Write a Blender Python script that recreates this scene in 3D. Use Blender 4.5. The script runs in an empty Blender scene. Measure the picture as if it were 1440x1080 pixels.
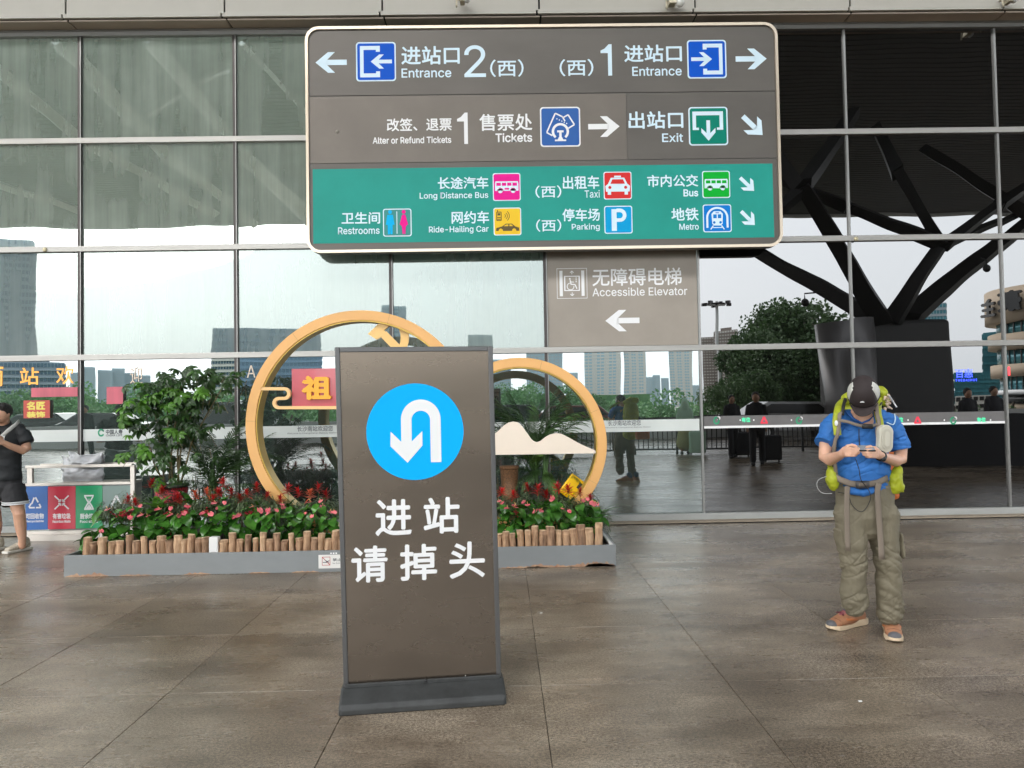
import bpy, bmesh, math, random
import numpy as np
from mathutils import Vector, Matrix, noise
random.seed(7)
SC = bpy.context.scene
COL = SC.collection
R = math.radians

# ------------------------------------------------------------------ camera
FOC = 1000.0
YAW, PIT, ROL = R(.76), R(1.54), R(-.97)
EYE = Vector((0, 0, 1.55))
def cdir(x, y):
    """direction in the world of a photo pixel (1440 x 1080)"""
    x = (x - 720) / FOC; y = (540 - y) / FOC
    return cvec(x, 1, y)
def cvec(x, w, y):
    c, s = math.cos(ROL), math.sin(ROL); x, y = c*x - s*y, s*x + c*y
    c, s = math.cos(PIT), math.sin(PIT); w, y = c*w - s*y, s*w + c*y
    c, s = math.cos(YAW), math.sin(YAW); x, w = c*x + s*w, -s*x + c*w
    return Vector((x, w, y))
cam = bpy.data.cameras.new('camera'); co = bpy.data.objects.new('camera', cam); COL.objects.link(co)
cx_, cy_, cz_ = cvec(1, 0, 0), cvec(0, 0, 1), -cvec(0, 1, 0)
m = Matrix.Identity(4)
for i, v in enumerate((cx_, cy_, cz_, EYE)):
    for j in range(3): m[j][i] = v[j]
co.matrix_world = m
cam.sensor_width = 36; cam.lens = 25.0; cam.clip_start = .05; cam.clip_end = 3000
SC.camera = co

# ------------------------------------------------------------------ sky, sun, exposure
SUN_EL, SUN_AZ = R(38), R(215)          # overcast: soft light from behind the camera, a little to the left
w = bpy.data.worlds.new('World'); SC.world = w; w.use_nodes = True
nt = w.node_tree; nt.nodes.clear()
sky = nt.nodes.new('ShaderNodeTexSky'); sky.sky_type = 'NISHITA'; sky.sun_disc = False
sky.sun_elevation = SUN_EL; sky.sun_rotation = SUN_AZ; sky.air_density = 1.2; sky.dust_density = 6; sky.ozone_density = 1.5
hs = nt.nodes.new('ShaderNodeHueSaturation'); hs.inputs['Saturation'].default_value = .22
mx = nt.nodes.new('ShaderNodeMix'); mx.data_type = 'RGBA'; mx.inputs[0].default_value = .55
mx.inputs[7].default_value = (11, 11.6, 12.2, 1)
bg = nt.nodes.new('ShaderNodeBackground'); bg.inputs[1].default_value = .1
ou = nt.nodes.new('ShaderNodeOutputWorld')
nt.links.new(sky.outputs[0], hs.inputs['Color']); nt.links.new(hs.outputs[0], mx.inputs[6])
nt.links.new(mx.outputs[2], bg.inputs[0]); nt.links.new(bg.outputs[0], ou.inputs[0])
sl = bpy.data.lights.new('sun', 'SUN'); sl.energy = .5; sl.angle = R(60); sl.color = (1, .96, .9)
so = bpy.data.objects.new('sun', sl); COL.objects.link(so)
sd = Vector((math.sin(SUN_AZ)*math.cos(SUN_EL), math.cos(SUN_AZ)*math.cos(SUN_EL), math.sin(SUN_EL)))
so.rotation_euler = sd.to_track_quat('Z', 'Y').to_euler()
SC.view_settings.view_transform = 'Standard'; SC.view_settings.look = 'None'
SC.view_settings.gamma = 1; SC.view_settings.use_curve_mapping = False
SC.view_settings.exposure = 2.38
SC.render.engine = 'CYCLES'
cy = SC.cycles; cy.use_denoising = True; cy.max_bounces = 8; cy.transparent_max_bounces = 12
cy.sample_clamp_indirect = 6; cy.caustics_reflective = False; cy.caustics_refractive = False

# ------------------------------------------------------------------ materials
def srgb(r, g, b):
    f = lambda c: (c/255/12.92 if c/255 <= .04045 else ((c/255+.055)/1.055)**2.4)
    return (f(r), f(g), f(b))
MATS = {}
def mat(name, c, rough=.5, metal=0, var=0, scale=8, stretch=(1,1,1), bump=0, bscale=60, spec=.5, trans=0, c2=None, alpha=1, coat=0, rvar=0, emis=0):
    if name in MATS: return MATS[name]
    m = bpy.data.materials.new(name); m.use_nodes = True; n = m.node_tree; b = n.nodes['Principled BSDF']
    b.inputs['Base Color'].default_value = (*c, 1); b.inputs['Roughness'].default_value = rough
    b.inputs['Metallic'].default_value = metal; b.inputs['Specular IOR Level'].default_value = spec
    b.inputs['Coat Weight'].default_value = coat
    if trans: b.inputs['Subsurface Weight'].default_value = trans; b.inputs['Subsurface Radius'].default_value = (.02, .01, .006)
    if emis: b.inputs['Emission Color'].default_value = (*c, 1); b.inputs['Emission Strength'].default_value = emis
    if var or bump or c2 or rvar:
        g = n.nodes.new('ShaderNodeNewGeometry'); mp = n.nodes.new('ShaderNodeMapping')
        n.links.new(g.outputs['Position'], mp.inputs[0]); mp.inputs['Scale'].default_value = stretch
    if var or c2:
        t = n.nodes.new('ShaderNodeTexNoise'); t.inputs['Scale'].default_value = scale; t.inputs['Detail'].default_value = 5
        t.inputs['Roughness'].default_value = .6
        n.links.new(mp.outputs[0], t.inputs['Vector'])
        r = n.nodes.new('ShaderNodeValToRGB'); r.color_ramp.elements[0].position = .32; r.color_ramp.elements[1].position = .68
        a = tuple(x*(1-var) for x in c) if c2 is None else c
        z = tuple(min(1, x*(1+var)) for x in c) if c2 is None else c2
        r.color_ramp.elements[0].color = (*a, 1); r.color_ramp.elements[1].color = (*z, 1)
        n.links.new(t.outputs[0], r.inputs[0]); n.links.new(r.outputs[0], b.inputs['Base Color'])
        if rvar:
            mr = n.nodes.new('ShaderNodeMapRange'); mr.inputs[3].default_value = rough-rvar; mr.inputs[4].default_value = rough+rvar
            n.links.new(t.outputs[0], mr.inputs[0]); n.links.new(mr.outputs[0], b.inputs['Roughness'])
    if bump:
        t2 = n.nodes.new('ShaderNodeTexNoise'); t2.inputs['Scale'].default_value = bscale; t2.inputs['Detail'].default_value = 4
        n.links.new(mp.outputs[0], t2.inputs['Vector'])
        bp = n.nodes.new('ShaderNodeBump'); bp.inputs['Strength'].default_value = 1; bp.inputs['Distance'].default_value = bump
        n.links.new(t2.outputs[0], bp.inputs['Height']); n.links.new(bp.outputs[0], b.inputs['Normal'])
    MATS[name] = m; return m

def leafmat(name, c, c2, rough=.35, tr=.25, scale=9):
    m = mat(name, c, rough, c2=c2, scale=scale)
    n = m.node_tree; b = n.nodes['Principled BSDF']; o = n.nodes['Material Output']
    oi = n.nodes.new('ShaderNodeObjectInfo'); h = n.nodes.new('ShaderNodeHueSaturation')
    mr = n.nodes.new('ShaderNodeMapRange'); mr.inputs[3].default_value = .7; mr.inputs[4].default_value = 1.35
    n.links.new(oi.outputs['Random'], mr.inputs[0]); n.links.new(mr.outputs[0], h.inputs['Value'])
    src = b.inputs['Base Color'].links[0].from_socket
    n.links.new(src, h.inputs['Color']); n.links.new(h.outputs[0], b.inputs['Base Color'])
    t = n.nodes.new('ShaderNodeBsdfTranslucent'); mxs = n.nodes.new('ShaderNodeMixShader'); mxs.inputs[0].default_value = tr
    n.links.new(h.outputs[0], t.inputs[0]); n.links.new(b.outputs[0], mxs.inputs[1]); n.links.new(t.outputs[0], mxs.inputs[2])
    n.links.new(mxs.outputs[0], o.inputs[0]); return m

# ------------------------------------------------------------------ mesh helpers
class MB:
    def __init__(s): s.v = []; s.f = []
    def add(s, vs, fs):
        k = len(s.v); s.v += [tuple(p) for p in vs]; s.f += [tuple(i+k for i in f) for f in fs]; return s
    def box(s, x0, y0, z0, x1, y1, z1, M=None):
        vs = [Vector(p) for p in ((x0,y0,z0),(x1,y0,z0),(x1,y1,z0),(x0,y1,z0),(x0,y0,z1),(x1,y0,z1),(x1,y1,z1),(x0,y1,z1))]
        if M: vs = [M @ v for v in vs]
        return s.add(vs, [(0,3,2,1),(4,5,6,7),(0,1,5,4),(1,2,6,5),(2,3,7,6),(3,0,4,7)])
    def prism(s, pts, y0, y1, M=None):
        """polygon in x,z (counter-clockwise seen from -y) given depth y0..y1"""
        n = len(pts); vs = [Vector((x, y0, z)) for x, z in pts] + [Vector((x, y1, z)) for x, z in pts]
        if M: vs = [M @ v for v in vs]
        return s.add(vs, [tuple(range(n)), tuple(range(2*n-1, n-1, -1))] + [(i, n+i, n+(i+1) % n, (i+1) % n) for i in range(n)])
    def tube(s, pts, r, n=8, cap=True, side=None):
        """pts: list of points, r: number / list of r or (rx, ry)"""
        P = [Vector(p) for p in pts]; k0 = len(s.v); rings = []
        for i, p in enumerate(P):
            a = (P[min(i+1, len(P)-1)] - P[max(i-1, 0)]).normalized()
            sd_ = Vector(side) if side else (Vector((1,0,0)) if abs(a.x) < .8 else Vector((0,1,0)))
            u = (sd_ - a*sd_.dot(a)).normalized(); v = a.cross(u)
            q = r[i] if isinstance(r, (list, tuple)) else r
            rx, ry = q if isinstance(q, (list, tuple)) else (q, q)
            for j in range(n):
                t = 2*math.pi*j/n; s.v.append(tuple(p + u*rx*math.cos(t) + v*ry*math.sin(t)))
        for i in range(len(P)-1):
            for j in range(n):
                a_, b_ = k0+i*n+j, k0+i*n+(j+1) % n; s.f.append((a_, b_, b_+n, a_+n))
        if cap: s.f.append(tuple(k0+j for j in reversed(range(n)))); s.f.append(tuple(k0+(len(P)-1)*n+j for j in range(n)))
        return s
    def ball(s, c, r, n=12, k=8, M=None):
        rx, ry, rz = r if isinstance(r, (list, tuple)) else (r, r, r); vs = []; fs = []
        for i in range(k+1):
            ph = math.pi*i/k - math.pi/2
            for j in range(n):
                t = 2*math.pi*j/n; vs.append(Vector((rx*math.cos(ph)*math.cos(t), ry*math.cos(ph)*math.sin(t), rz*math.sin(ph))))
        if M: vs = [M @ v for v in vs]
        vs = [v + Vector(c) for v in vs]
        for i in range(k):
            for j in range(n): fs.append((i*n+j, i*n+(j+1) % n, (i+1)*n+(j+1) % n, (i+1)*n+j))
        return s.add(vs, fs)
    def mesh(s, name, m, smooth=False, clean=True):
        me = bpy.data.meshes.new(name); me.from_pydata(s.v, [], s.f); 
        if clean:
            b = bmesh.new(); b.from_mesh(me); bmesh.ops.remove_doubles(b, verts=b.verts, dist=1e-6)
            bmesh.ops.recalc_face_normals(b, faces=b.faces); b.to_mesh(me); b.free()
        me.materials.append(m)
        if smooth:
            me.polygons.foreach_set('use_smooth', [True]*len(me.polygons))
        me.update(); return me
    def build(s, name, m, parent=None, smooth=False, bevel=0, clean=True):
        o = bpy.data.objects.new(name, s.mesh(name, m, smooth, clean)); COL.objects.link(o)
        if parent: o.parent = parent
        if bevel:
            bv = o.modifiers.new('b', 'BEVEL'); bv.width = bevel; bv.segments = 2; bv.limit_method = 'ANGLE'
        return o
def inst(name, me, parent=None, M=None):
    o = bpy.data.objects.new(name, me); COL.objects.link(o)
    if parent: o.parent = parent
    if M is not None: o.matrix_local = M
    return o
def tag(o, label=None, cat=None, group=None, kind=None):
    for k, v in (('label', label), ('category', cat), ('group', group), ('kind', kind)):
        if v: o[k] = v
    return o
def empty(name, loc=(0,0,0), rz=0, M=None):
    o = bpy.data.objects.new(name, None); COL.objects.link(o); o.location = loc; o.rotation_euler = (0, 0, rz)
    if M is not None: o.matrix_world = M
    o.empty_display_size = .1; return o
def copy_tree(o, parent=None, **kw):
    c = o.copy(); COL.objects.link(c); c.parent = parent
    for ch in list(o.children): copy_tree(ch, c)
    for k, v in kw.items(): c[k] = v
    return c
def arc(cx, cz, r, a0, a1, n):
    return [(cx + r*math.cos(R(a0+(a1-a0)*i/n)), cz + r*math.sin(R(a0+(a1-a0)*i/n))) for i in range(n+1)]
def rrect(x0, z0, x1, z1, r, n=5):
    return arc(x1-r, z1-r, r, 0, 90, n) + arc(x0+r, z1-r, r, 90, 180, n) + arc(x0+r, z0+r, r, 180, 270, n) + arc(x1-r, z0+r, r, 270, 360, n)

class Frame:
    """a flat vertical face (a sign) at its real place; local x to the right, z up, y into the face"""
    def __init__(s, origin, yaw=0, roll=0):
        s.M = Matrix.Translation(origin) @ Matrix.Rotation(yaw, 4, 'Z') @ Matrix.Rotation(roll, 4, 'Y'); s.I = s.M.inverted()
    def px(s, x, y):
        o = s.I @ EYE; d = s.I.to_3x3() @ cdir(x, y); t = -o.y/d.y; p = o + d*t; return (p.x, p.z)
    def box(s, x0, y0, x1, y1):
        a = [s.px(x, y) for x in (x0, x1) for y in (y0, y1)]
        return ((a[0][0]+a[1][0])/2, (a[1][1]+a[3][1])/2, (a[2][0]+a[3][0])/2, (a[0][1]+a[2][1])/2)
import os
FONT = None
try: FONT = bpy.data.fonts.load(os.path.join(bpy.utils.resource_path('LOCAL'), 'datafiles', 'fonts', 'Inter.woff2'))   # Blender's own interface font
except Exception: FONT = None
def textmesh(body, m, bold=.012, name='lettering'):
    c = bpy.data.curves.new('t', 'FONT'); c.body = body; c.resolution_u = 3
    if FONT and all(ord(ch) < 128 for ch in body): c.font = FONT
    o = bpy.data.objects.new('t', c); COL.objects.link(o); bpy.context.view_layer.update()
    me = bpy.data.meshes.new_from_object(o.evaluated_get(bpy.context.evaluated_depsgraph_get()))
    bpy.data.objects.remove(o); me.name = name; me.materials.clear(); me.materials.append(m); return me
def text(body, bx, y, m, parent, bold=.012, depth=.0015, name='lettering', flip=False):
    me = textmesh(body, m, bold, name)
    n = len(me.vertices); a = np.empty(n*3); me.vertices.foreach_get('co', a); a = a.reshape(-1, 3)
    lo, hi = a.min(0), a.max(0); x0, z0, x1, z1 = bx
    q = np.zeros_like(a); t = (a[:, 0]-lo[0])/(hi[0]-lo[0]); q[:, 0] = x0 + (1-t if flip else t)*(x1-x0)
    q[:, 2] = z0 + (a[:, 1]-lo[1])/(hi[1]-lo[1])*(z1-z0); q[:, 1] = y
    me.vertices.foreach_set('co', q.ravel()); me.update()
    if bold:                                # heavier strokes: the same outline struck again a hair to each side
        em = (z1-z0)/max(1e-6, hi[1]-lo[1]); ex_ = (x1-x0)/max(1e-6, hi[0]-lo[0]); b = bmesh.new(); b.from_mesh(me)
        base_ = list(b.verts) + list(b.edges) + list(b.faces)
        for k, (dx, dz) in enumerate(((1, .3), (-1, -.3), (.3, -1), (-.3, 1))):
            r2 = bmesh.ops.duplicate(b, geom=base_)
            for v in r2['geom']:
                if isinstance(v, bmesh.types.BMVert): v.co += Vector((dx*bold*ex_, .00006*(k+1), dz*bold*em))
        b.to_mesh(me); b.free()
    if depth:
        b = bmesh.new(); b.from_mesh(me); ex = bmesh.ops.extrude_face_region(b, geom=list(b.faces))
        for v in ex['geom']:
            if isinstance(v, bmesh.types.BMVert): v.co.y -= depth
        b.to_mesh(me); b.free()
    me.polygons.foreach_set('use_smooth', [False]*len(me.polygons)); me.update()
    o = bpy.data.objects.new(name, me); COL.objects.link(o); o.parent = parent; return o
def shapes(lst, bx, y, m, parent, name='pictogram', depth=.0015):
    """lst: polygons in the unit square ('p' points | 'r' box | 'c' circle | 'a' arc band)"""
    x0, z0, x1, z1 = bx; mb = MB(); X = lambda u: x0+u*(x1-x0); Z = lambda v: z0+v*(z1-z0)
    def poly(ps): mb.prism([(X(a), Z(b)) for a, b in ps], y-depth, y)
    for s in lst:
        if s[0] == 'p': poly(s[1])
        elif s[0] == 'r': poly([(s[1], s[2]), (s[3], s[2]), (s[3], s[4]), (s[1], s[4])])
        elif s[0] == 'c': poly(arc(s[1], s[2], s[3], 0, 345, 23))
        elif s[0] == 'a':
            _, cx, cz, r0, r1, a0, a1 = s; n = max(4, int(abs(a1-a0)/12))
            A, B = arc(cx, cz, r0, a0, a1, n), arc(cx, cz, r1, a0, a1, n)
            for i in range(n): poly([A[i], B[i], B[i+1], A[i+1]])
        elif s[0] == 'l':
            _, ax, az, bx_, bz, w_ = s; d = Vector((bx_-ax, bz-az)).normalized(); nx, nz = -d.y*w_/2, d.x*w_/2
            poly([(ax-nx, az-nz), (bx_-nx, bz-nz), (bx_+nx, bz+nz), (ax+nx, az+nz)])
    return mb.build(name, m, parent, clean=False)
ARROW = [('p', [(0,.5),(.4,0),(.62,0),(.38,.36),(.38,.5)]), ('p', [(0,.5),(.38,.5),(.38,.64),(.62,1),(.4,1)]), ('r', .36, .37, 1, .63)]
def xf(sh, f): return [('p', [f(*p) for p in (s[1] if s[0] == 'p' else [(s[1],s[2]),(s[3],s[2]),(s[3],s[4]),(s[1],s[4])])]) for s in sh]
ARROW_R = xf(ARROW, lambda x, z: (1-x, 1-z))
def _se(x, z):
    x, z = (1-x)-.5, z-.5; z *= .72; a = R(-45); return (.5 + 1.13*(x*math.cos(a)-z*math.sin(a)), .5 + 1.13*(x*math.sin(a)+z*math.cos(a)))
ARROW_SE = xf(ARROW, _se)

GY = 9.2                                  # the glass plane; what it mirrors really stands behind the camera
def mir(px, py, dist):
    d = cdir(px, py); d = d/d.y*dist; p = EYE + d; return Vector((p.x, 2*GY - p.y, p.z))
def gp(px, py, z=0):
    d = cdir(px, py); t = (z-EYE.z)/d.z; return EYE + d*t
def at(px, py, y):
    d = cdir(px, py); return EYE + d/d.y*y

# ================================================================== FLOOR
def tile_mat(name):
    m = mat(name, (.05, .042, .034), .42)
    n = m.node_tree; b = n.nodes['Principled BSDF']; L = n.links
    g = n.nodes.new('ShaderNodeNewGeometry'); oi = n.nodes.new('ShaderNodeObjectInfo')
    def tex(scale, st, det=6, rough=.65):
        mp = n.nodes.new('ShaderNodeMapping'); mp.inputs['Scale'].default_value = st; L.new(g.outputs['Position'], mp.inputs[0])
        t = n.nodes.new('ShaderNodeTexNoise'); t.inputs['Scale'].default_value = scale; t.inputs['Detail'].default_value = det; t.inputs['Roughness'].default_value = rough
        L.new(mp.outputs[0], t.inputs['Vector']); return t.outputs[0]
    def ramp(s, a, b_, p0=.35, p1=.65):
        r = n.nodes.new('ShaderNodeValToRGB'); r.color_ramp.elements[0].position = p0; r.color_ramp.elements[1].position = p1
        r.color_ramp.elements[0].color = (*a, 1); r.color_ramp.elements[1].color = (*b_, 1); L.new(s, r.inputs[0]); return r.outputs[0]
    def mix(f, a, b_, mode='MIX'):
        x = n.nodes.new('ShaderNodeMix'); x.data_type = 'RGBA'; x.blend_type = mode
        if isinstance(f, float): x.inputs[0].default_value = f
        else: L.new(f, x.inputs[0])
        L.new(a, x.inputs[6]); L.new(b_, x.inputs[7]); return x.outputs[2]
    base = ramp(tex(1.6, (.8, 1.2, 1)), (.140, .112, .086), (.228, .190, .150))
    bl = ramp(tex(.8, (.75, 1.2, 1), 6, .68), (.76, .73, .69), (1.18, 1.18, 1.17), .38, .60)
    gr = ramp(tex(62, (1, 1.4, 1), 3, .85), (.55, .53, .50), (1.5, 1.48, 1.42), .40, .60)
    g2 = ramp(tex(230, (1, 1, 1), 2, .8), (.6, .6, .6), (1.45, 1.45, 1.45), .42, .58)
    st = ramp(tex(7, (.5, 1.6, 1), 6), (.86, .86, .86), (1.12, 1.12, 1.12))
    c = mix(1.0, mix(1.0, mix(1.0, mix(1.0, base, bl, 'MULTIPLY'), gr, 'MULTIPLY'), st, 'MULTIPLY'), g2, 'MULTIPLY')
    h = n.nodes.new('ShaderNodeHueSaturation'); mr = n.nodes.new('ShaderNodeMapRange'); mr.inputs[3].default_value = .86; mr.inputs[4].default_value = 1.13
    L.new(oi.outputs['Random'], mr.inputs[0]); L.new(mr.outputs[0], h.inputs['Value']); L.new(c, h.inputs['Color']); L.new(h.outputs[0], b.inputs['Base Color'])
    r2 = n.nodes.new('ShaderNodeMapRange'); r2.inputs[1].default_value = .3; r2.inputs[2].default_value = .7; r2.inputs[3].default_value = .18; r2.inputs[4].default_value = .38
    L.new(tex(1.1, (.6, 1.4, 1), 7, .7), r2.inputs[0]); L.new(r2.outputs[0], b.inputs['Roughness'])
    bp = n.nodes.new('ShaderNodeBump'); bp.inputs['Distance'].default_value = .0006; bp.inputs['Strength'].default_value = .8
    L.new(tex(330, (1, 1, 1), 2), bp.inputs['Height']); L.new(bp.outputs[0], b.inputs['Normal'])
    b.inputs['Specular IOR Level'].default_value = .5
    return m
TILE = tile_mat('granite tile')
fl = MB().box(-40, -31, -.3, 40, 9.6, -.012).build('floor', mat('grout', (.05, .044, .038), .8)); tag(fl, kind='structure')
TX0, TXS, TY0, TYS = .185, 1.019, -.035, .994
TZ = .0
def tile_mesh(sx, sy):
    mb = MB(); g = .0018; e = .0012
    x0, x1, y0, y1 = g, sx-g, g, sy-g
    vs = [(x0,y0,-.012),(x1,y0,-.012),(x1,y1,-.012),(x0,y1,-.012),(x0,y0,-e),(x1,y0,-e),(x1,y1,-e),(x0,y1,-e),(x0+e,y0+e,0),(x1-e,y0+e,0),(x1-e,y1-e,0),(x0+e,y1-e,0)]
    mb.add(vs, [(0,1,5,4),(1,2,6,5),(2,3,7,6),(3,0,4,7),(4,5,9,8),(5,6,10,9),(6,7,11,10),(7,4,8,11),(8,9,10,11)])
    return mb.mesh('floor_tile', TILE)
tm = tile_mesh(TXS, TYS)
ix = range(-9, 9); iy = range(-5, 9); nt_ = 0
for j in iy:
    for i in ix:
        o = inst('floor_tile', tm, fl); o.location = (TX0+TXS*i, TY0+TYS*j, random.uniform(-.0006, .0006))
        o.rotation_euler = (random.uniform(-.0004, .0004), random.uniform(-.0004, .0004), 0)
far = MB()
for j in range(-31, 9):
    for i in range(-38, 38):
        if j in iy and i in ix: continue
        x, y = TX0+TXS*i, TY0+TYS*j; g = .003
        if y+TYS > 9.1: continue
        far.add([(x+g,y+g,0),(x+TXS-g,y+g,0),(x+TXS-g,y+TYS-g,0),(x+g,y+TYS-g,0)], [(0,1,2,3)])
far.build('far_floor_tiles', TILE, fl, clean=False)['kind'] = 'stuff'
gl_ = MB(); qg = random.Random(8)
for j in iy:
    for i in ix:
        if qg.random() < .75:
            a_ = qg.uniform(0, .4); b__ = a_ + qg.uniform(.3, .6); x_ = TX0+TXS*i; y_ = TY0+TYS*j
            gl_.add([(x_+TXS*a_, y_-.0019, -.0004), (x_+TXS*b__, y_-.0019, -.0004), (x_+TXS*b__, y_+.0019, -.0004), (x_+TXS*a_, y_+.0019, -.0004)], [(0,1,2,3)])
gl_.build('pale_grout', mat('pale grout', (.42, .39, .34), .8), fl, clean=False)['kind'] = 'stuff'
gm = mat('city ground', (.24, .235, .21), .9, var=.35, scale=.05)
tag(MB().box(-900, -1500, -.5, 900, 60, -.31).build('ground', gm), kind='structure')
# street beyond the plaza
tag(MB().box(-300, -62, -.31, 300, -34, -.14).build('street', mat('asphalt', (.05, .05, .052), .7, var=.2, scale=3)), kind='structure')

# ================================================================== FACADE
fac = tag(empty('glass_facade', (0, GY, 0)), 'tall glass curtain wall of the station with grey transoms across the whole scene', 'glass wall')
ZS = [.097, 2.227, 3.625, 5.03, 6.39]
MX = lambda k: GY*(-.5882 + k*.2169)
alu = mat('brushed aluminium', (.36, .35, .33), .38, .6, var=.08, scale=3, stretch=(.3, 1, 8))
alud = mat('dark mullion', (.06, .052, .05), .4, .5)
alul = mat('light mullion', (.3, .3, .29), .35, .6)
def glassmat(name, refl, tint, dust, dcol, wave=.0016):
    m = bpy.data.materials.new(name); m.use_nodes = True; n = m.node_tree; L = n.links; n.nodes.clear()
    out = n.nodes.new('ShaderNodeOutputMaterial'); gl = n.nodes.new('ShaderNodeBsdfGlossy'); gl.inputs['Roughness'].default_value = 0
    gl.inputs['Color'].default_value = (*refl[1], 1)
    tr = n.nodes.new('ShaderNodeBsdfTransparent'); tr.inputs[0].default_value = (*tint, 1)
    mixr = n.nodes.new('ShaderNodeMixShader'); mixr.inputs[0].default_value = refl[0]
    L.new(tr.outputs[0], mixr.inputs[1]); L.new(gl.outputs[0], mixr.inputs[2])
    g = n.nodes.new('ShaderNodeNewGeometry'); oi = n.nodes.new('ShaderNodeObjectInfo')
    ad = n.nodes.new('ShaderNodeVectorMath'); ad.operation = 'ADD'
    cm = n.nodes.new('ShaderNodeCombineXYZ'); mu = n.nodes.new('ShaderNodeMath'); mu.operation = 'MULTIPLY'; mu.inputs[1].default_value = 40
    L.new(oi.outputs['Random'], mu.inputs[0]); L.new(mu.outputs[0], cm.inputs[1]); L.new(g.outputs['Position'], ad.inputs[0]); L.new(cm.outputs[0], ad.inputs[1])
    t = n.nodes.new('ShaderNodeTexNoise'); t.inputs['Scale'].default_value = 1.1; t.inputs['Detail'].default_value = .6; L.new(ad.outputs[0], t.inputs['Vector'])
    bp = n.nodes.new('ShaderNodeBump'); bp.inputs['Distance'].default_value = wave; L.new(t.outputs[0], bp.inputs['Height']); L.new(bp.outputs[0], gl.inputs['Normal'])
    # dust film: vertical streaks and patches
    df = n.nodes.new('ShaderNodeBsdfDiffuse'); df.inputs[0].default_value = (*dcol, 1)
    mp = n.nodes.new('ShaderNodeMapping'); mp.inputs['Scale'].default_value = (5, 1, .22); L.new(ad.outputs[0], mp.inputs[0])
    t2 = n.nodes.new('ShaderNodeTexNoise'); t2.inputs['Scale'].default_value = 1.4; t2.inputs['Detail'].default_value = 8; t2.inputs['Roughness'].default_value = .6; L.new(mp.outputs[0], t2.inputs['Vector'])
    t3 = n.nodes.new('ShaderNodeTexNoise'); t3.inputs['Scale'].default_value = 1.2; t3.inputs['Detail'].default_value = 7; L.new(ad.outputs[0], t3.inputs['Vector'])
    mm = n.nodes.new('ShaderNodeMath'); mm.operation = 'MULTIPLY'; L.new(t2.outputs[0], mm.inputs[0]); L.new(t3.outputs[0], mm.inputs[1])
    mr = n.nodes.new('ShaderNodeMapRange'); mr.inputs[1].default_value = .13; mr.inputs[2].default_value = .42
    mr.inputs[3].default_value = dust*.75; mr.inputs[4].default_value = dust*1.6; L.new(mm.outputs[0], mr.inputs[0])
    mix2 = n.nodes.new('ShaderNodeMixShader'); L.new(mr.outputs[0], mix2.inputs[0]); L.new(mixr.outputs[0], mix2.inputs[1]); L.new(df.outputs[0], mix2.inputs[2])
    L.new(mix2.outputs[0], out.inputs[0]); return m
G_UP = glassmat('dusty glass', (.16, (.90, 1, .97)), (.22, .26, .24), .17, (.56, .62, .56), .0026)
G_TOP = glassmat('canopy side glass', (.34, (.92, 1, .96)), (.26, .31, .28), .21, (.60, .68, .60), .0026)
G_LO = glassmat('clear glass', (.29, (.94, 1, .99)), (.22, .27, .255), .02, (.7, .75, .7), .0011)
G_DK = glassmat('dark glass', (.185, (1, 1, 1)), (.03, .03, .03), .003, (.6, .6, .58))
pg = {}
def pane(k, r):
    x0, x1 = MX(k), MX(k+1); z0, z1 = ZS[r], ZS[r+1]
    gm_ = G_DK if k >= 4 else (G_LO if r == 0 else G_UP if r == 1 else G_TOP)
    key = (gm_.name, r)
    if key not in pg:
        w_, h_ = (x1-x0)/2, (z1-z0)/2
        pg[key] = MB().box(-w_, -.006, -h_, w_, .006, h_).mesh('pane', gm_)
    o = inst('pane', pg[key], fac); o.location = ((x0+x1)/2, 0, (z0+z1)/2)
    o.rotation_euler = (random.uniform(-1, 1)*.0008, 0, random.uniform(-1, 1)*.0015)
    return o
for k in range(-4, 10):
    for r in range(4):
        if k == 3 and r == 1: continue
        o = pane(k, r)
        if (k, r) == (-1, 0): o.rotation_euler[2] = -.006
for i, z in enumerate(ZS[1:4]):
    MB().box(-14, -.05, z-.036, 14.5, .03, z+.036).build('transom', alu, fac, bevel=.004)
MB().box(-14, -.06, 6.392, 14.5, .03, 6.446).build('top_rail', alul, fac)
sill = MB().box(-14, -.07, .0, 14.5, .05, .095).build('sill', mat('grey sill', (.33, .34, .33), .55, var=.12, scale=6, stretch=(.3,1,1)), fac, bevel=.006)
tag(MB().box(-14, 8.985, 0.001, 14.5, 9.125, .018).build('kerb_strip', mat('sandy strip', (.30, .25, .19), .8, var=.15, scale=5)), kind='structure')
for k in range(-4, 11):
    x = MX(k)
    if k < 4: 
        MB().box(x-.024, -.035, .096, x+.024, .04, 6.391).build('mullion', alud, fac)
        MB().box(x+.012, -.045, .096, x+.022, -.036, 6.391).build('mullion_edge', alul, fac)
    else: MB().box(x-.014, -.03, .096, x+.014, .04, 6.391).build('mullion', alul, fac)
for i, (x, z) in enumerate((( -5.99, 3.62), (-1.5, 3.63))): pass
def bolt(px, py):
    p = at(px, py, GY-.055); MB().ball((p.x, -.055, p.z), (.03, .014, .03)).build('bolt', mat('brass cap', (.5, .45, .3), .4, .5), fac, True)
bolt(63, 351); bolt(1204, 336)
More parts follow.
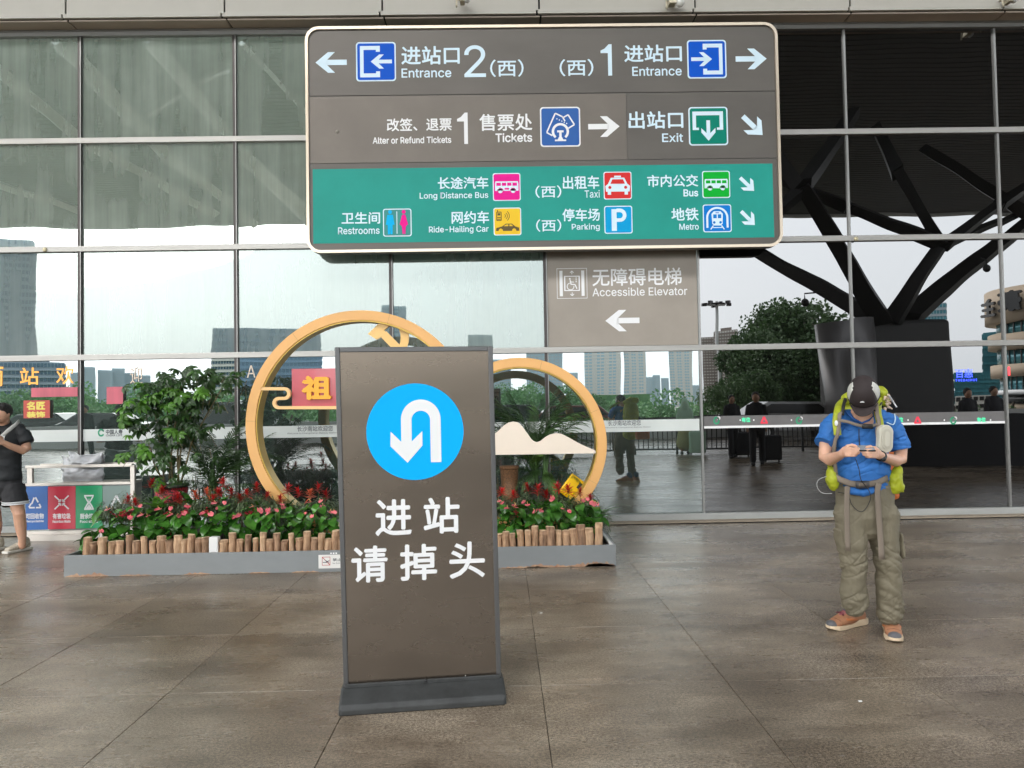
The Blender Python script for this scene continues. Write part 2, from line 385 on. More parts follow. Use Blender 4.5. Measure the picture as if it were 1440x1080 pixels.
# frosted bands
bandw = mat('frosted band', (.62, .66, .64), .5, var=.04, scale=4)
bandd = mat('grey band', (.14, .135, .135), .45, var=.08, scale=5)
fb = Frame((0, GY-.014, 0))
def band(k, px0, ytop, ybot, m, edge=None):
    x0, x1 = MX(k)+.03, MX(k+1)-.03
    z1 = at(px0, ytop, GY).z; z0 = at(px0, ybot, GY).z
    MB().box(x0, -.012, z0, x1, -.007, z1).build('frosted_band', m, fac)
    if edge: MB().box(x0, -.014, z0-.03, x1, -.007, z0).build('band_edge', edge, fac)
for k in range(-4, 4): band(k, 720, 593.5, 610, bandw)
for k in range(4, 6): band(k, 720, 590, 604, bandd, mat('white edge', (.8,.8,.8), .4))
# lettering on the glass
org = mat('orange lettering', (.85, .36, .06), .4, emis=.1); paleo = mat('pale lettering', (.75, .62, .5), .5)
YL = -.010
def fac_text(s, b, m, bold=.012, name='lettering', **k):
    bx = fb.box(*b); return text(s, bx, YL, m, fac, bold, .0012, name, **k)
fac_text('南', (-19, 513, 4, 543), org); fac_text('站', (28, 517, 54, 541), org); fac_text('欢', (79, 515, 104, 540), org)
fac_text('迎', (183, 516, 200, 540), paleo, 0)
fac_text('A', (347, 514, 359, 531), paleo, 0)
dk = mat('dark print', (.08, .09, .1), .6); grn = mat('green print', (.03, .32, .16), .5); redp = mat('red print', (.55, .04, .07), .5, emis=.15); wh = mat('white print', (.8, .8, .8), .5)
def band_text(s, b, m, bold=.01): 
    bx = fb.box(*b); text(s, bx, -.0135, m, fac, bold, .0008)
def band_shape(l, b, m): shapes(l, fb.box(*b), -.0135, m, fac, 'logo', .0008)
band_text('中国人寿', (149, 604, 172, 610.5), dk, .03); band_text('CHINA LIFE', (149, 611, 172, 613.5), dk)
band_shape([('a', .5, .5, .28, .5, 20, 330), ('c', .75, .8, .13)], (137.5, 603, 147, 614), grn)
band_text('长沙南站欢迎您', (418, 599, 468, 606.5), dk, .01); band_text('Welcome to Changshanan Railway Station', (404, 608, 474, 610.5), dk, 0)
band_text('长沙南站欢迎您', (855, 591, 901, 598.5), dk, .01); band_text('Welcome to Changshanan Railway Station', (850, 600, 915, 602), dk, 0)
band_shape([('a', .5, .5, .33, .5, 0, 360), ('r', .3, .3, .7, .7)], (741, 594, 746, 600), dk)
ring = [('a', .5, .5, .26, .5, 0, 360)]; tri = [('l', .12, .1, .5, .95, .24), ('l', .88, .1, .5, .95, .24), ('l', .05, .12, .95, .12, .22)]
for x in (1003, 1119, 1336): band_shape(ring, (x, 586, x+9, 597), grn); band_shape([('c', .5, .5, .5)], (x+5, 585.5, x+10, 591), wh)
for x in (1069, 1285): band_shape(tri, (x, 585.5, x+11, 596), redp)
for x in (1043, 1258, 1374): band_text('有位', (x, 587, x+12, 593.5), mat('green led', (.05, .5, .25), .5, emis=.3), .03)
for x in (1040, 1059, 1112, 1254, 1276, 1327, 1392): band_shape([('c', .5, .5, .5)], (x, 589.5, x+2, 592), wh)
fac_text('百惠', (1344, 519, 1368, 531), mat('blue led', (.03, .05, .9), .5, emis=1.2), .0); fac_text('T H E B A I H U I', (1344, 533, 1374, 536), MATS['blue led'], 0)
fac_text('|', (1418, 516, 1420.5, 528), mat('red led', (.8, .03, .04), .5, emis=.8), .0)
# red banners seen through the lower glass
ban = tag(empty('red_banner'), 'long pinkish red banner stuck across the glass at the far left', 'banner')
BY = GY-.045; bfr = Frame((0, BY, 0)); pk = mat('red banner film', (.52, .10, .14), .35, var=.2, scale=2, stretch=(3,1,.5)); yel = mat('yellow print', (.70, .60, .12), .5)
def bx(b, m, par, y=0, name='cloth'):
    x0, z0, x1, z1 = bfr.box(*b); return MB().box(x0, BY+y, z0, x1, BY+.004+y, z1).build(name, m, par)
bx((44, 545, 109, 558), pk, ban)
b2 = tag(empty('red_poster'), 'red poster with green and yellow characters stuck on the glass beside the young man', 'poster')
bx((33, 563, 70, 588), mat('poster red', (.48, .07, .05), .5), b2, .0)
text('名匠', tuple(bfr.box(38, 565, 63, 576)), BY, yel, b2, .05); text('装饰', tuple(bfr.box(38, 579, 63, 587)), BY, yel, b2, .05)
b3 = tag(empty('red_sheet'), 'small plain red sheet stuck on the glass left of the tall potted plant', 'sheet')
bx((150, 544, 173, 568), pk, b3)
# interior behind the glass
inn = tag(empty('station_interior', (0, 0, 0)), 'dim station hall behind the glass wall', 'hall')
MB().box(-14, 9.35, -.02, 14.5, 20, .01).build('hall_floor', mat('hall floor', (.25, .25, .24), .3), inn)
MB().box(-14, 20, -.02, 14.5, 20.3, 14).build('hall_wall', mat('hall wall', (.30, .36, .34), .7, var=.2, scale=.6), inn)
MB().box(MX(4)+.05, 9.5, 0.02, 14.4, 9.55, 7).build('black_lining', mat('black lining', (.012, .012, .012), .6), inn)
MB().box(3.4, 9.4, 7, 14.5, 20, 7.2).build('hall_ceiling', mat('hall ceiling', (.3,.3,.3), .7), inn)
# green glass counter inside
cnt = tag(empty('glass_counter'), 'pale green glass counter just inside the glass behind the big gold ring', 'counter')
gg = mat('pale green glass', (.30, .52, .40), .25, var=.15, scale=1.2)
a = at(384, 612, 9.6); b_ = at(466, 716, 9.6)
MB().box(a.x, 9.6, .1, b_.x, 10.2, a.z).build('body', gg, cnt, bevel=.01)
MB().box(a.x-.05, 9.57, .52, b_.x+.05, 9.598, .58).build('rail', mat('steel rail', (.5,.52,.5), .3, .8), cnt)
MB().box(a.x+.36, 9.58, .6, a.x+.37, 9.598, a.z).build('edge', alud, cnt); MB().box(b_.x-.16, 9.58, .5, b_.x-.1, 9.598, a.z).build('door_bar', alud, cnt)

# ================================================================== HEADER and CANOPY
hd = tag(empty('header_fascia', (0, 0, 0)), 'pale metal fascia and brown soffit running above the glass wall', 'fascia')
fm = mat('cream fascia', (.42, .405, .36), .5, var=.03, scale=2); sm_ = mat('brown soffit', (.52, .44, .37), .6, .0, var=.15, scale=2, stretch=(.4,1,1))
for k in range(-4, 10):
    x0, x1 = MX(k)-.01+.012, MX(k+1)-.01-.012
    MB().box(x0, 8.945, 6.47, x1, 9.24, 6.49).build('soffit_panel', sm_, hd)
    MB().box(x0-.05, 8.90, 6.495, x1-.05, 8.935, 6.548).build('fascia_lip', fm, hd)
    MB().box(x0-.02, 8.925, 6.552, x1-.02, 8.95, 7.4).build('fascia_panel', fm, hd)
MB().box(-14, 8.97, 6.5, 14.5, 9.3, 14.2).build('upper_wall', mat('dark gap', (.03, .028, .025), .8), hd)
MB().box(-14, 8.95, 7.41, 14.5, 8.965, 14).build('upper_cladding', fm, hd)
MB().box(-14, 9.13, 6.447, 14.5, 9.2, 6.469).build('rear_rail', alul, hd)
def flood(px, py, s=1.0, lab=''):
    p = at(px, py, 8.80); e = tag(empty('flood_lamp', p), lab, 'lamp')
    mb = mat('lamp housing', (.55, .5, .38), .45, .4)
    MB().box(-.045*s, -.07, -.02, .03*s, .05, .06).build('housing', mb, e, bevel=.008)
    MB().tube([(-.08, -.02, -.07), (-.08, .0, .05), (-.02, .12, .08)], .012, 8).build('bracket', mb, e, True)
    MB().ball((.06*s, -.03, .02), (.055*s, .05, .06*s)).build('lens', mat('lamp lens', (.7, .7, .66), .2), e, True)
flood(651, 3, .8, 'small floodlight on the fascia above the ENTRANCE 2 end of the big sign'); flood(946, 6, 1.25, 'larger floodlight on the fascia above the right half of the big sign')
flood(1418, 3, .8, 'small floodlight on the fascia at the far right')
can = tag(empty('station_canopy', (0, 0, 0)), 'huge slatted station roof mirrored in the upper glass', 'canopy')
slm = mat('shaded canopy slat', (.055, .052, .05), .6, var=.08, scale=.5); slp = mat('lit canopy slat', (.34, .36, .33), .6, var=.08, scale=.5); mb2 = MB()  # same slats: lit left bay and shaded right bay put into the colour
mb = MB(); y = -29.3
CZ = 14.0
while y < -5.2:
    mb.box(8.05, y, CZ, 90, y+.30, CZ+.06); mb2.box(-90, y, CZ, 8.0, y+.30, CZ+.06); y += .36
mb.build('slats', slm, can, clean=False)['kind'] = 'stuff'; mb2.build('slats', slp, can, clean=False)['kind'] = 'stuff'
MB().box(-90, -.8, CZ+.25, 90, 9.3, CZ+.5).build('unseen_front_deck', mat('deck', (.10, .10, .095), .8), can)  # unseen deck, stopped short so an added sky gap lights floor and facade
MB().box(-90, -29.4, CZ+.25, 90, -4.9, CZ+.5).build('roof_deck', mat('deck', (.10, .10, .095), .8), can)
MB().box(-90, -29.9, CZ-.1, 90, -29.41, CZ+1.0).build('edge_fascia', mat('edge metal', (.5, .5, .48), .5), can)
pm = mat('canopy strut', (.85, .86, .84), .5); pd = mat('column metal', (.03, .029, .028), .45, .5)
def vbeam(par, a, b, wa, wb, m, name='strut'):
    """box-section arm between two mirrored photo points (px, py, virtual distance)"""
    A, B = (mir(*a), mir(*b)); return MB().tube([A, A.lerp(B, .5), B], [(wa, wa*.7), ((wa+wb)/2*.96, (wa+wb)/2*.65), (wb, wb*.7)], 4, side=(0,1,0)).build(name, m, par)
colr = tag(empty('tree_column', tuple(mir(1247, 620, 26))[:2] + (0,)), 'massive dark branching roof column mirrored behind the man with the backpack', 'column')
colr.location = (0, 0, 0)
c0 = mir(1198, 450, 26); c1 = mir(1340, 450, 26)
MB().box(c0.x, c0.y-3.0, 0, c1.x, c0.y, c0.z).build('pier', pd, colr, bevel=.15)
cc = mir(1188, 452, 25.3)
MB().tube([(cc.x, cc.y, 0), (cc.x+.15, cc.y, 1.5), (cc.x-.05, cc.y, cc.z)], [.85, .9, 1.0], 20).build('round_pier', mat('brushed pier', (.20, .19, .19), .35, .4), colr, True)
for a, b, wa, wb in (((1235, 450, 27), (1040, 338, 31), .62, .5), ((1240, 450, 26), (1128, 262, 24), .68, .55), ((1255, 450, 26), (1322, 348, 25), .62, .5),
                     ((1275, 450, 27), (1440, 315, 31), .75, .6), ((1126, 268, 24), (1062, 180, 26), .5, .5), ((1130, 262, 24), (1200, 160, 26), .5, .5), ((1120, 275, 24), (1040, 345, 23), .4, .4),
                     ((1326, 345, 25), (1190, 292, 25), .45, .4), ((1190, 292, 25), (1090, 250, 26), .4, .45), ((1320, 345, 25), (1262, 240, 25), .42, .4), ((1262, 245, 25), (1230, 180, 27), .4, .4),
                     ((1328, 345, 25), (1400, 290, 28), .45, .4), ((1400, 290, 28), (1480, 235, 30), .4, .4), ((1340, 340, 27), (1440, 296, 31), .3, .3), ((1440, 300, 30), (1300, 210, 27), .5, .4)):
    vbeam(colr, a, b, wa*.9, wb*.72, pd, 'arm')
for px_, py_ in ((1133, 425), (1388, 378)):
    p = mir(px_, py_, 22); sp = tag(empty('security_camera', p), 'small dark dome camera hanging from the %s arm of the mirrored roof column' % ('left' if px_ < 1200 else 'right'), 'camera')
    MB().ball((0, 0, 0), (.11, .11, .13)).build('dome', pd, sp, True); MB().tube([(0, 0, .1), (0, 0, .28), (.5 if px_ < 1200 else -.3, .2, .3)], .025, 6).build('bracket', pd, sp)
col2 = tag(empty('roof_truss'), 'pale diagonal box beams under the roof mirrored in the upper left glass', 'truss')
for a, b, wa in (((205, 50, 25), (350, 230, 33), .34), ((350, 230, 33), (450, 330, 44), .4), ((75, 50, 25), (240, 225, 32), .42), ((240, 225, 32), (360, 315, 42), .4), ((-20, 90, 27), (110, 195, 31), .34),
                  ((110, 195, 31), (300, 300, 40), .4), ((320, 100, 27), (210, 160, 29), .1), ((-60, 240, 32), (120, 300, 40), .3), ((330, 205, 31), (470, 330, 45), .3), ((340, 60, 25), (430, 160, 30), .12)):
    def under(q): d_ = cdir(q[0], q[1]); return (q[0], q[1], 11.75/(d_.z/d_.y))        # just under the roof slats
    vbeam(col2, under(a), under(b), wa, wa, pm, 'beam')
# ================================================================== OVERHEAD SIGN
sgm = mat('taupe sign metal', (.106, .096, .085), .42, .35, var=.10, scale=1.6, stretch=(.5,1,1.2), bump=.0004, bscale=3, rvar=.06)
sgm2 = mat('brown sign metal', (.142, .124, .106), .42, .3, var=.08, scale=2, bump=.0004, bscale=3)
gold = mat('champagne trim', (.62, .53, .42), .3, .7)
whl = mat('white lettering', (.78, .79, .80), .45); whb = mat('pale blue lettering', (.62, .78, .88), .45)
def rgb(n, *c): return mat(n, c, .5, spec=.15)
BL = rgb('entrance blue', .0, .085, .55); TB = rgb('ticket blue', .035, .12, .38); TG = rgb('exit green', .0, .2, .14); PKK = rgb('bus magenta', .75, .01, .27)
YE = rgb('ride yellow', .8, .52, .03); RD = rgb('taxi red', .62, .03, .03); GN = rgb('bus green', .0, .40, .03); CY = rgb('parking blue', .0, .32, .65); MB_ = rgb('metro blue', .0, .18, .6)
teal = mat('teal film', (.012, .285, .235), .5, spec=.25, var=.05, scale=2)
E_ = tag(empty('overhead_sign', (0, 8.88, 0)), 'large wall sign with entrance, ticket, taxi and metro directions above the pedestrian sign', 'sign')
of = Frame((0, 8.88, 0))
ox0, oz0, ox1, oz1 = of.box(431, 36, 1096, 352)
MB().prism(rrect(ox0, oz0, ox1, oz1, .17, 7), .0, .10).build('cabinet', mat('cabinet grey', (.2, .19, .18), .45, .4), E_, clean=False)
o = rrect(ox0, oz0, ox1, oz1, .17, 7); i_ = rrect(ox0+.035, oz0+.035, ox1-.035, oz1-.035, .14, 7)
mb = MB(); n = len(o)
for k in range(n):
    a, b, c, d = o[k], o[(k+1) % n], i_[(k+1) % n], i_[k]; mb.prism([a, d, c, b][::-1], -.035, .0)
mb.build('frame', gold, E_)
# face boards, with real gaps
s1 = of.px(760, 132.5)[1]; s2 = of.px(760, 227)[1]; sx = of.px(881, 180)[0]
fx0, fx1, fz0, fz1 = ox0+.036, ox1-.036, oz0+.036, oz1-.036; g = .006
def board(pts, m, y=-.012): return MB().prism(pts, y, -.001).build('face_board', m, E_)
r_ = .14
board([(fx0, s1+g)] + [(fx1, s1+g)] + arc(fx1-r_, fz1-r_, r_, 0, 90, 7) + arc(fx0+r_, fz1-r_, r_, 90, 180, 7), sgm)
board([(fx0, s2+g), (sx-.002, s2+g), (sx-.002, s1-g), (fx0, s1-g)], sgm2); board([(sx+.002, s2+g), (fx1, s2+g), (fx1, s1-g), (sx+.002, s1-g)], sgm)
board(arc(fx0+r_, fz0+r_, r_, 180, 270, 7) + arc(fx1-r_, fz0+r_, r_, 270, 360, 7) + [(fx1, s2-g), (fx0, s2-g)], sgm)
gx0, gz0, gx1, gz1 = of.box(440.5, 234.5, 1087, 338.5)
MB().box(gx0, -.0155, gz0, gx1, -.0125, gz1).build('teal_panel', teal, E_)
px_, pz_ = of.px(474.5, 185.5)
MB().ball((px_, -.012, pz_), (.024, .012, .024)).build('lock', mat('lock metal', (.25, .23, .2), .4, .6), E_, True)
ONE = [('p', [(.55,0),(.85,0),(.85,1),(.62,1),(.55,.86)]), ('p', [(.55,.86),(.55,.72),(.0,.72+.0),(.0,.80),(.3,.86),(.62,1)][::-1])]
def T(s, b, m=whb, y=-.0125, bold=.018): shapes(ONE, of.box(*b), y, m, E_, 'numeral') if s == '1' else text(s, of.box(*b), y, m, E_, bold)
YT = -.016
def icon(b, m, lst, fg=whb, y=-.0125, border=whb, extra=()):
    x0, z0, x1, z1 = of.box(*b); e = tag(empty('icon'), None); e.parent = E_
    bd = .075*(x1-x0)*.45
    MB().prism(rrect(x0, z0, x1, z1, .04*(x1-x0)/.5, 4), y-.002, y).build('border', border, e)
    MB().prism(rrect(x0+bd, z0+bd, x1-bd, z1-bd, .03*(x1-x0)/.5, 4), y-.0035, y-.002).build('plate', m, e)
    shapes(lst, (x0, z0, x1, z1), y-.0035, fg, e)
    for l2, m2 in extra: shapes(l2, (x0, z0, x1, z1), y-.0052, m2, e, depth=.001)
ENT = [('p', [(.10,.1),(.19,.1),(.19,.9),(.10,.9)]), ('r',.19,.1,.6,.2), ('r',.19,.8,.6,.9), ('r',.5,.2,.6,.25), ('r',.5,.75,.6,.8)] + xf(ARROW, lambda x, z: (.37+x*.53, .32+z*.36))
ENTR = xf(ENT, lambda x, z: (1-x, 1-z))
shapes(ARROW, of.box(444, 74, 488, 103), -.0125, whb, E_, 'arrow')
icon((501, 60, 557, 115), BL, ENT)
T('进站口', (565, 66, 646, 91)); T('Entrance', (565, 97, 634.5, 109.5), bold=.01); T('2', (653, 64.5, 683, 109), bold=.002); T('（西）', (689.5, 84.5, 736, 108.5), bold=.01)
T('（西）', (787, 84, 834, 107.5), bold=.01); T('1', (844.5, 63, 863, 107), bold=.002); T('进站口', (878, 64, 958, 87.5)); T('Entrance', (889, 94.5, 958, 107), bold=.01)
icon((966, 57, 1021, 111), BL, ENTR); shapes(ARROW_R, of.box(1034, 69, 1077.5, 98), -.0125, whb, E_, 'arrow')
T('改签、退票', (544.5, 167, 635, 184.5), whl); T('Alter or Refund Tickets', (524.5, 193, 634.5, 202), whl, bold=.018); T('1', (643, 159, 660.5, 203), whl, bold=.004)
T('售票处', (674.5, 161, 748, 184), whl, bold=.016); T('Tickets', (697, 188, 748, 200), whl)
TK = [('l',.16,.36,.38,.84,.035), ('l',.38,.84,.56,.75,.035), ('l',.16,.36,.30,.28,.035), ('l',.56,.75,.62,.64,.035), ('l',.56,.72,.70,.80,.035), ('l',.70,.80,.85,.55,.035), ('l',.85,.55,.70,.46,.035),
      ('a',.50,.38,.155,.215,-50,230), ('r',.36,.14,.64,.18), ('p',[(.43,.18),(.57,.18),(.54,.24),(.46,.24)]), ('r',.47,.24,.53,.36), ('r',.42,.36,.58,.41), ('c',.42,.70,.015), ('c',.48,.67,.015), ('c',.54,.64,.015), ('c',.6,.61,.015), ('c',.66,.58,.015)]
icon((759.5, 151, 816, 207), TB, TK, whl, border=whl); shapes(ARROW_R, of.box(827, 164, 871, 193), -.0125, whl, E_, 'arrow')
T('出站口', (884, 157.5, 960, 181)); T('Exit', (931, 188, 960, 200), bold=.01)
EX = [('r',.10,.78,.88,.88), ('r',.10,.4,.19,.78), ('r',.79,.4,.88,.78), ('r',.19,.4,.26,.46), ('r',.72,.4,.79,.46)] + xf(ARROW, lambda x, z: (.32+z*.36, .12+x*.53))
icon((968, 151, 1023, 205), TG, EX); shapes(ARROW_SE, of.box(1041, 160.5, 1075, 194), -.0125, whb, E_, 'arrow')
BUS = [('p', [(.08,.36),(.92,.36),(.92,.62),(.90,.70),(.10,.70),(.08,.62)]), ('c',.27,.36,.085), ('c',.73,.36,.085)]
WIN = [('r',.13,.54,.29,.65), ('r',.33,.54,.48,.65), ('r',.52,.54,.67,.65), ('r',.71,.54,.87,.65)]
HUB = [('a',.27,.36,.085,.105,0,360), ('a',.73,.36,.085,.105,0,360), ('r',.42,.4,.58,.46)]
T('长途汽车', (616, 249.5, 686.5, 266), y=YT); T('Long Distance Bus', (590.5, 271, 686.5, 281.5), y=YT, bold=.01)
icon((693, 244, 732, 283), PKK, BUS, y=YT, extra=((WIN, PKK), (HUB, PKK)))
T('网约车', (635.5, 297.5, 687.5, 314.5), y=YT); T('Ride-Hailing Car', (603.5, 318.5, 687, 329), y=YT, bold=.01)
brn = rgb('dark brown', .12, .09, .04)
CAR = [('p', [(.08,.16),(.92,.16),(.92,.27),(.78,.32),(.66,.42),(.44,.42),(.3,.32),(.1,.27)]), ('l',.12,.54,.12,.84,.03), ('l',.28,.54,.28,.84,.03), ('l',.12,.84,.28,.84,.03), ('l',.12,.54,.28,.54,.03), ('l',.15,.84,.15,.92,.03),
       ('r',.15,.72,.25,.80), ('r',.14,.57,.26,.60), ('r',.14,.63,.26,.66), ('a',.36,.70,.06,.085,-50,50), ('a',.36,.70,.13,.155,-50,50), ('a',.36,.70,.20,.225,-50,50)]
icon((694, 292.5, 733, 331.5), YE, CAR, brn, y=YT, extra=(([('c',.26,.17,.075), ('c',.74,.17,.075), ('p',[(.36,.33),(.53,.33),(.53,.39),(.46,.39)]), ('p',[(.57,.33),(.7,.33),(.64,.39),(.57,.39)])], YE),))
T('卫生间', (481, 299, 534.5, 315), y=YT); T('Restrooms', (476, 320, 534, 329.5), y=YT, bold=.01)
man_ = [('c',.25,.88,.07), ('p', [(.1,.42),(.15,.78),(.35,.78),(.4,.42),(.34,.42),(.33,.08),(.26,.08),(.25,.4),(.24,.08),(.17,.08),(.16,.42)])]
wom = [('c',.73,.88,.07), ('p', [(.67,.78),(.79,.78),(.88,.42),(.83,.40),(.80,.34),(.78,.08),(.74,.08),(.73,.3),(.72,.08),(.68,.08),(.66,.34),(.63,.40),(.58,.42)])]
icon((539, 294, 579, 333), rgb('slate teal', .06, .27, .25), [('r',.475,.1,.5,.9)], y=YT, extra=((man_, rgb('man blue', 0, .42, .8)), (wom, PKK)))
T('（西）', (753, 261.5, 789, 278.5), y=YT, bold=.008); T('出租车', (791.5, 248, 842, 266), y=YT); T('Taxi', (822, 268, 843, 278.5), y=YT, bold=.005)
TAXI = [('p', [(.08,.28),(.92,.28),(.94,.48),(.84,.56),(.74,.78),(.26,.78),(.16,.56),(.06,.48)]), ('r',.14,.17,.26,.28), ('r',.74,.17,.86,.28), ('r',.38,.79,.62,.85)]
icon((848.5, 242, 888, 281), RD, TAXI, y=YT, extra=(([('p',[(.24,.56),(.76,.56),(.69,.72),(.31,.72)]), ('c',.22,.43,.055), ('c',.78,.43,.055)], RD),))
T('市内公交', (910, 246.5, 981, 263), y=YT); T('Bus', (961, 267, 981, 276.5), y=YT, bold=.02)
icon((987, 241, 1026, 279), GN, BUS, y=YT, extra=((WIN, GN), (HUB[:2], GN))); shapes(ARROW_SE, of.box(1038, 248, 1062, 271.5), YT, whb, E_, 'arrow')
T('（西）', (754, 309, 789, 326), y=YT, bold=.008); T('停车场', (791, 294, 843, 311), y=YT); T('Parking', (804, 315, 843, 325.5), y=YT, bold=.01)
icon((849.5, 290, 889, 329), CY, [('r',.26,.1,.44,.88), ('a',.55,.66,.11,.24,-90,90), ('r',.44,.77,.55,.9), ('r',.44,.42,.55,.55)], y=YT)
T('地铁', (944, 293, 981.5, 310.5), y=YT); T('Metro', (955, 315, 982, 323.5), y=YT, bold=.01)
MET = [('a',.5,.52,.32,.39,0,180), ('r',.11,.16,.18,.52), ('r',.82,.16,.89,.52), ('p', [(.32,.30),(.38,.24),(.62,.24),(.68,.30),(.70,.66),(.62,.75),(.38,.75),(.30,.66)]), ('l',.36,.24,.26,.1,.04), ('l',.64,.24,.74,.1,.04), ('r',.34,.15,.66,.18)]
icon((988, 288, 1028, 327), MB_, MET, y=YT, extra=(([('r',.36,.50,.48,.64), ('r',.52,.50,.64,.64), ('c',.39,.35,.045), ('c',.61,.35,.045), ('r',.44,.68,.56,.71)], MB_),)); shapes(ARROW_SE, of.box(1039.5, 295, 1063, 319.5), YT, whb, E_, 'arrow')
# struts that hold it on the facade
for x in (ox0+.8, ox1-.8):
    MB().box(x-.05, .101, oz1-.5, x+.05, .32, oz1-.4).build('bracket', alu, E_)

# ================================================================== ELEVATOR SIGN
EL = tag(empty('elevator_sign', (0, GY-.012, 0)), 'square taupe Accessible Elevator sign panel filling one bay of the glass wall', 'sign')
ef = Frame((0, GY-.012, 0)); bge = mat('taupe panel', (.31, .275, .235), .5, .1, var=.06, scale=2)
MB().box(MX(3)+.026, -.012, ZS[1]+.04, MX(4)-.02, .01, ZS[2]-.04).build('panel', bge, EL, bevel=.003)
ey = -.0125
ex0, ez0, ex1, ez1 = ef.box(783, 377.5, 825.5, 420)
text('无障碍电梯', ef.box(833, 377.5, 958, 401.5), ey, whl, EL, .012); text('Accessible Elevator', ef.box(833, 404.5, 966, 416), ey, whl, EL, .006)
shapes([('r',0,0,.015,1), ('r',.985,0,1,1), ('r',.015,0,.985,.015), ('r',.015,.985,.985,1), ('r',.09,.08,.19,.92), ('r',.81,.08,.91,.92), ('r',.24,.25,.28,.75), ('r',.72,.25,.76,.75), ('r',.28,.25,.72,.28), ('r',.28,.72,.72,.75),
        ('a',.45,.40,.10,.125,100,370), ('c',.43,.65,.03), ('l',.44,.61,.47,.46,.04), ('l',.46,.47,.60,.46,.035), ('l',.60,.46,.66,.32,.035), ('l',.45,.55,.56,.54,.025), ('r',.62,.66,.66,.69), ('r',.62,.60,.66,.63), ('r',.62,.54,.66,.57),
        ('l',.5,.80,.5,.89,.025), ('l',.5,.91,.44,.85,.025), ('l',.5,.91,.56,.85,.025), ('l',.5,.20,.5,.11,.025), ('l',.5,.09,.44,.15,.025), ('l',.5,.09,.56,.15,.025)], (ex0, ez0, ex1, ez1), ey, whl, EL)
shapes(ARROW, ef.box(851, 436, 899, 466), ey, whl, EL, 'arrow')

# ================================================================== FREESTANDING SIGN
SB = Vector((-.832, 3.603, 0)); sang = math.atan2(.09, .809)
FS = empty('pedestal_sign', SB, sang); tag(FS, 'tall taupe floor-standing sign with a blue U-turn disc on a black base', 'sign')
pf = Frame(SB + Matrix.Rotation(sang, 3, 'Z') @ Vector((0, .135, 0)), sang, 0)
PR = empty('panel'); PR.parent = FS; PR.location = (0, .135, 0)
bk = mat('black rubber base', (.035, .037, .037), .55, var=.35, scale=9, bump=.0006, bscale=90)
fr = mat('graphite frame', (.105, .105, .105), .38, .5)
fc = mat('taupe sheet', (.150, .122, .096), .27, .80, var=.09, scale=2.2, stretch=(.6,1,1.4), rvar=.07)
TLx, TLz = pf.px(470.5, 488); TRx, TRz = pf.px(693, 487); BLx, BLz = pf.px(483, 966); BRx, BRz = pf.px(705, 951)
zt = (TLz+TRz)/2; wT = .026
def lerp2(u, v, e=0):      # u,v in 0..1 over the slightly leaning face
    xa = BLx + (TLx-BLx)*v; xb = BRx + (TRx-BRx)*v; return (xa + (xb-xa)*u, .085 + (zt-.085)*v)
def quadp(u0, u1, v0, v1): return [lerp2(u0, v0), lerp2(u1, v0), lerp2(u1, v1), lerp2(u0, v1)]
uW = wT/(TRx-TLx); vW = wT/(zt-.085)
MB().prism(quadp(uW, 1-uW, 0, 1-vW), .007, .055).build('sheet', fc, PR)
MB().prism(quadp(0, uW, 0, 1), 0, .062).build('upright', fr, PR, bevel=.004); MB().prism(quadp(1-uW, 1, 0, 1), 0, .062).build('upright', fr, PR, bevel=.004)
MB().prism(quadp(uW, 1-uW, 1-vW, 1), .001, .061).build('top_rail', fr, PR, bevel=.003)
ccx, ccz = pf.px(584, 607); rr = (pf.px(652.5, 607)[0] - pf.px(515.5, 607)[0])/2
MB().prism(arc(ccx, ccz, rr, 0, 357, 119), .0045, .0068).build('blue_disc', mat('sign cyan', (.0, .42, .92), .5, spec=.12), PR, clean=False)
def Z1(x, y): return pf.px(430+x/3.857, 480+y/3.857)
ucx, ucr1, ucr0 = 624, 107.5, 50.5
oa = [(ucx+ucr1*math.cos(R(a)), 423-ucr1*math.sin(R(a))) for a in range(0, 181, 6)]; ia = [(ucx+ucr0*math.cos(R(a)), 427-ucr0*math.sin(R(a))) for a in range(0, 181, 6)]
mb = MB()
for k in range(len(oa)-1): mb.prism([Z1(*p) for p in (ia[k], oa[k], oa[k+1], ia[k+1])], .0025, .0045)
for q in ([(731.5,423),(674.5,427),(679,656),(736,655)], [(573.5,427),(516.5,423),(518,545),(575,543)], [(518,545),(460,490),(459,570),(552,659)], [(518,545),(552,659),(575,543)], [(575,543),(552,659),(633,565),(632,487)]):
    mb.prism([Z1(*p) for p in q], .0025, .0045)
mb.build('u_turn_arrow', whl, PR)
for s, b in (('进', (528.5, 703.5, 578, 752.5)), ('站', (596.5, 700.5, 645.5, 749.5)), ('请', (495, 769, 544, 818.5)), ('掉', (563.5, 766.5, 613.5, 815.5)), ('头', (633, 763, 681, 812.5))):
    text(s, pf.box(*b), .0068, whl, PR, .019, .0018)
# wear on the sheet
chip = mat('paint chip', (.55, .54, .52), .7)
for u, v, w_c, h_c in ((.20, .004, .02, .002), (.50, .003, .012, .002), (.74, .008, .022, .006), (.765, .012, .006, .008), (.985, .30, .002, .03), (.988, .52, .002, .05), (.983, .12, .002, .02), (.03, .22, .003, .004)):
    x_, z_ = lerp2(u, v); MB().prism([(x_, z_), (x_+w_c, z_+h_c*.2), (x_+w_c*.8, z_+h_c), (x_+w_c*.3, z_+h_c*.7)], .0058, .0069).build('paint_chip', chip, PR, clean=False)
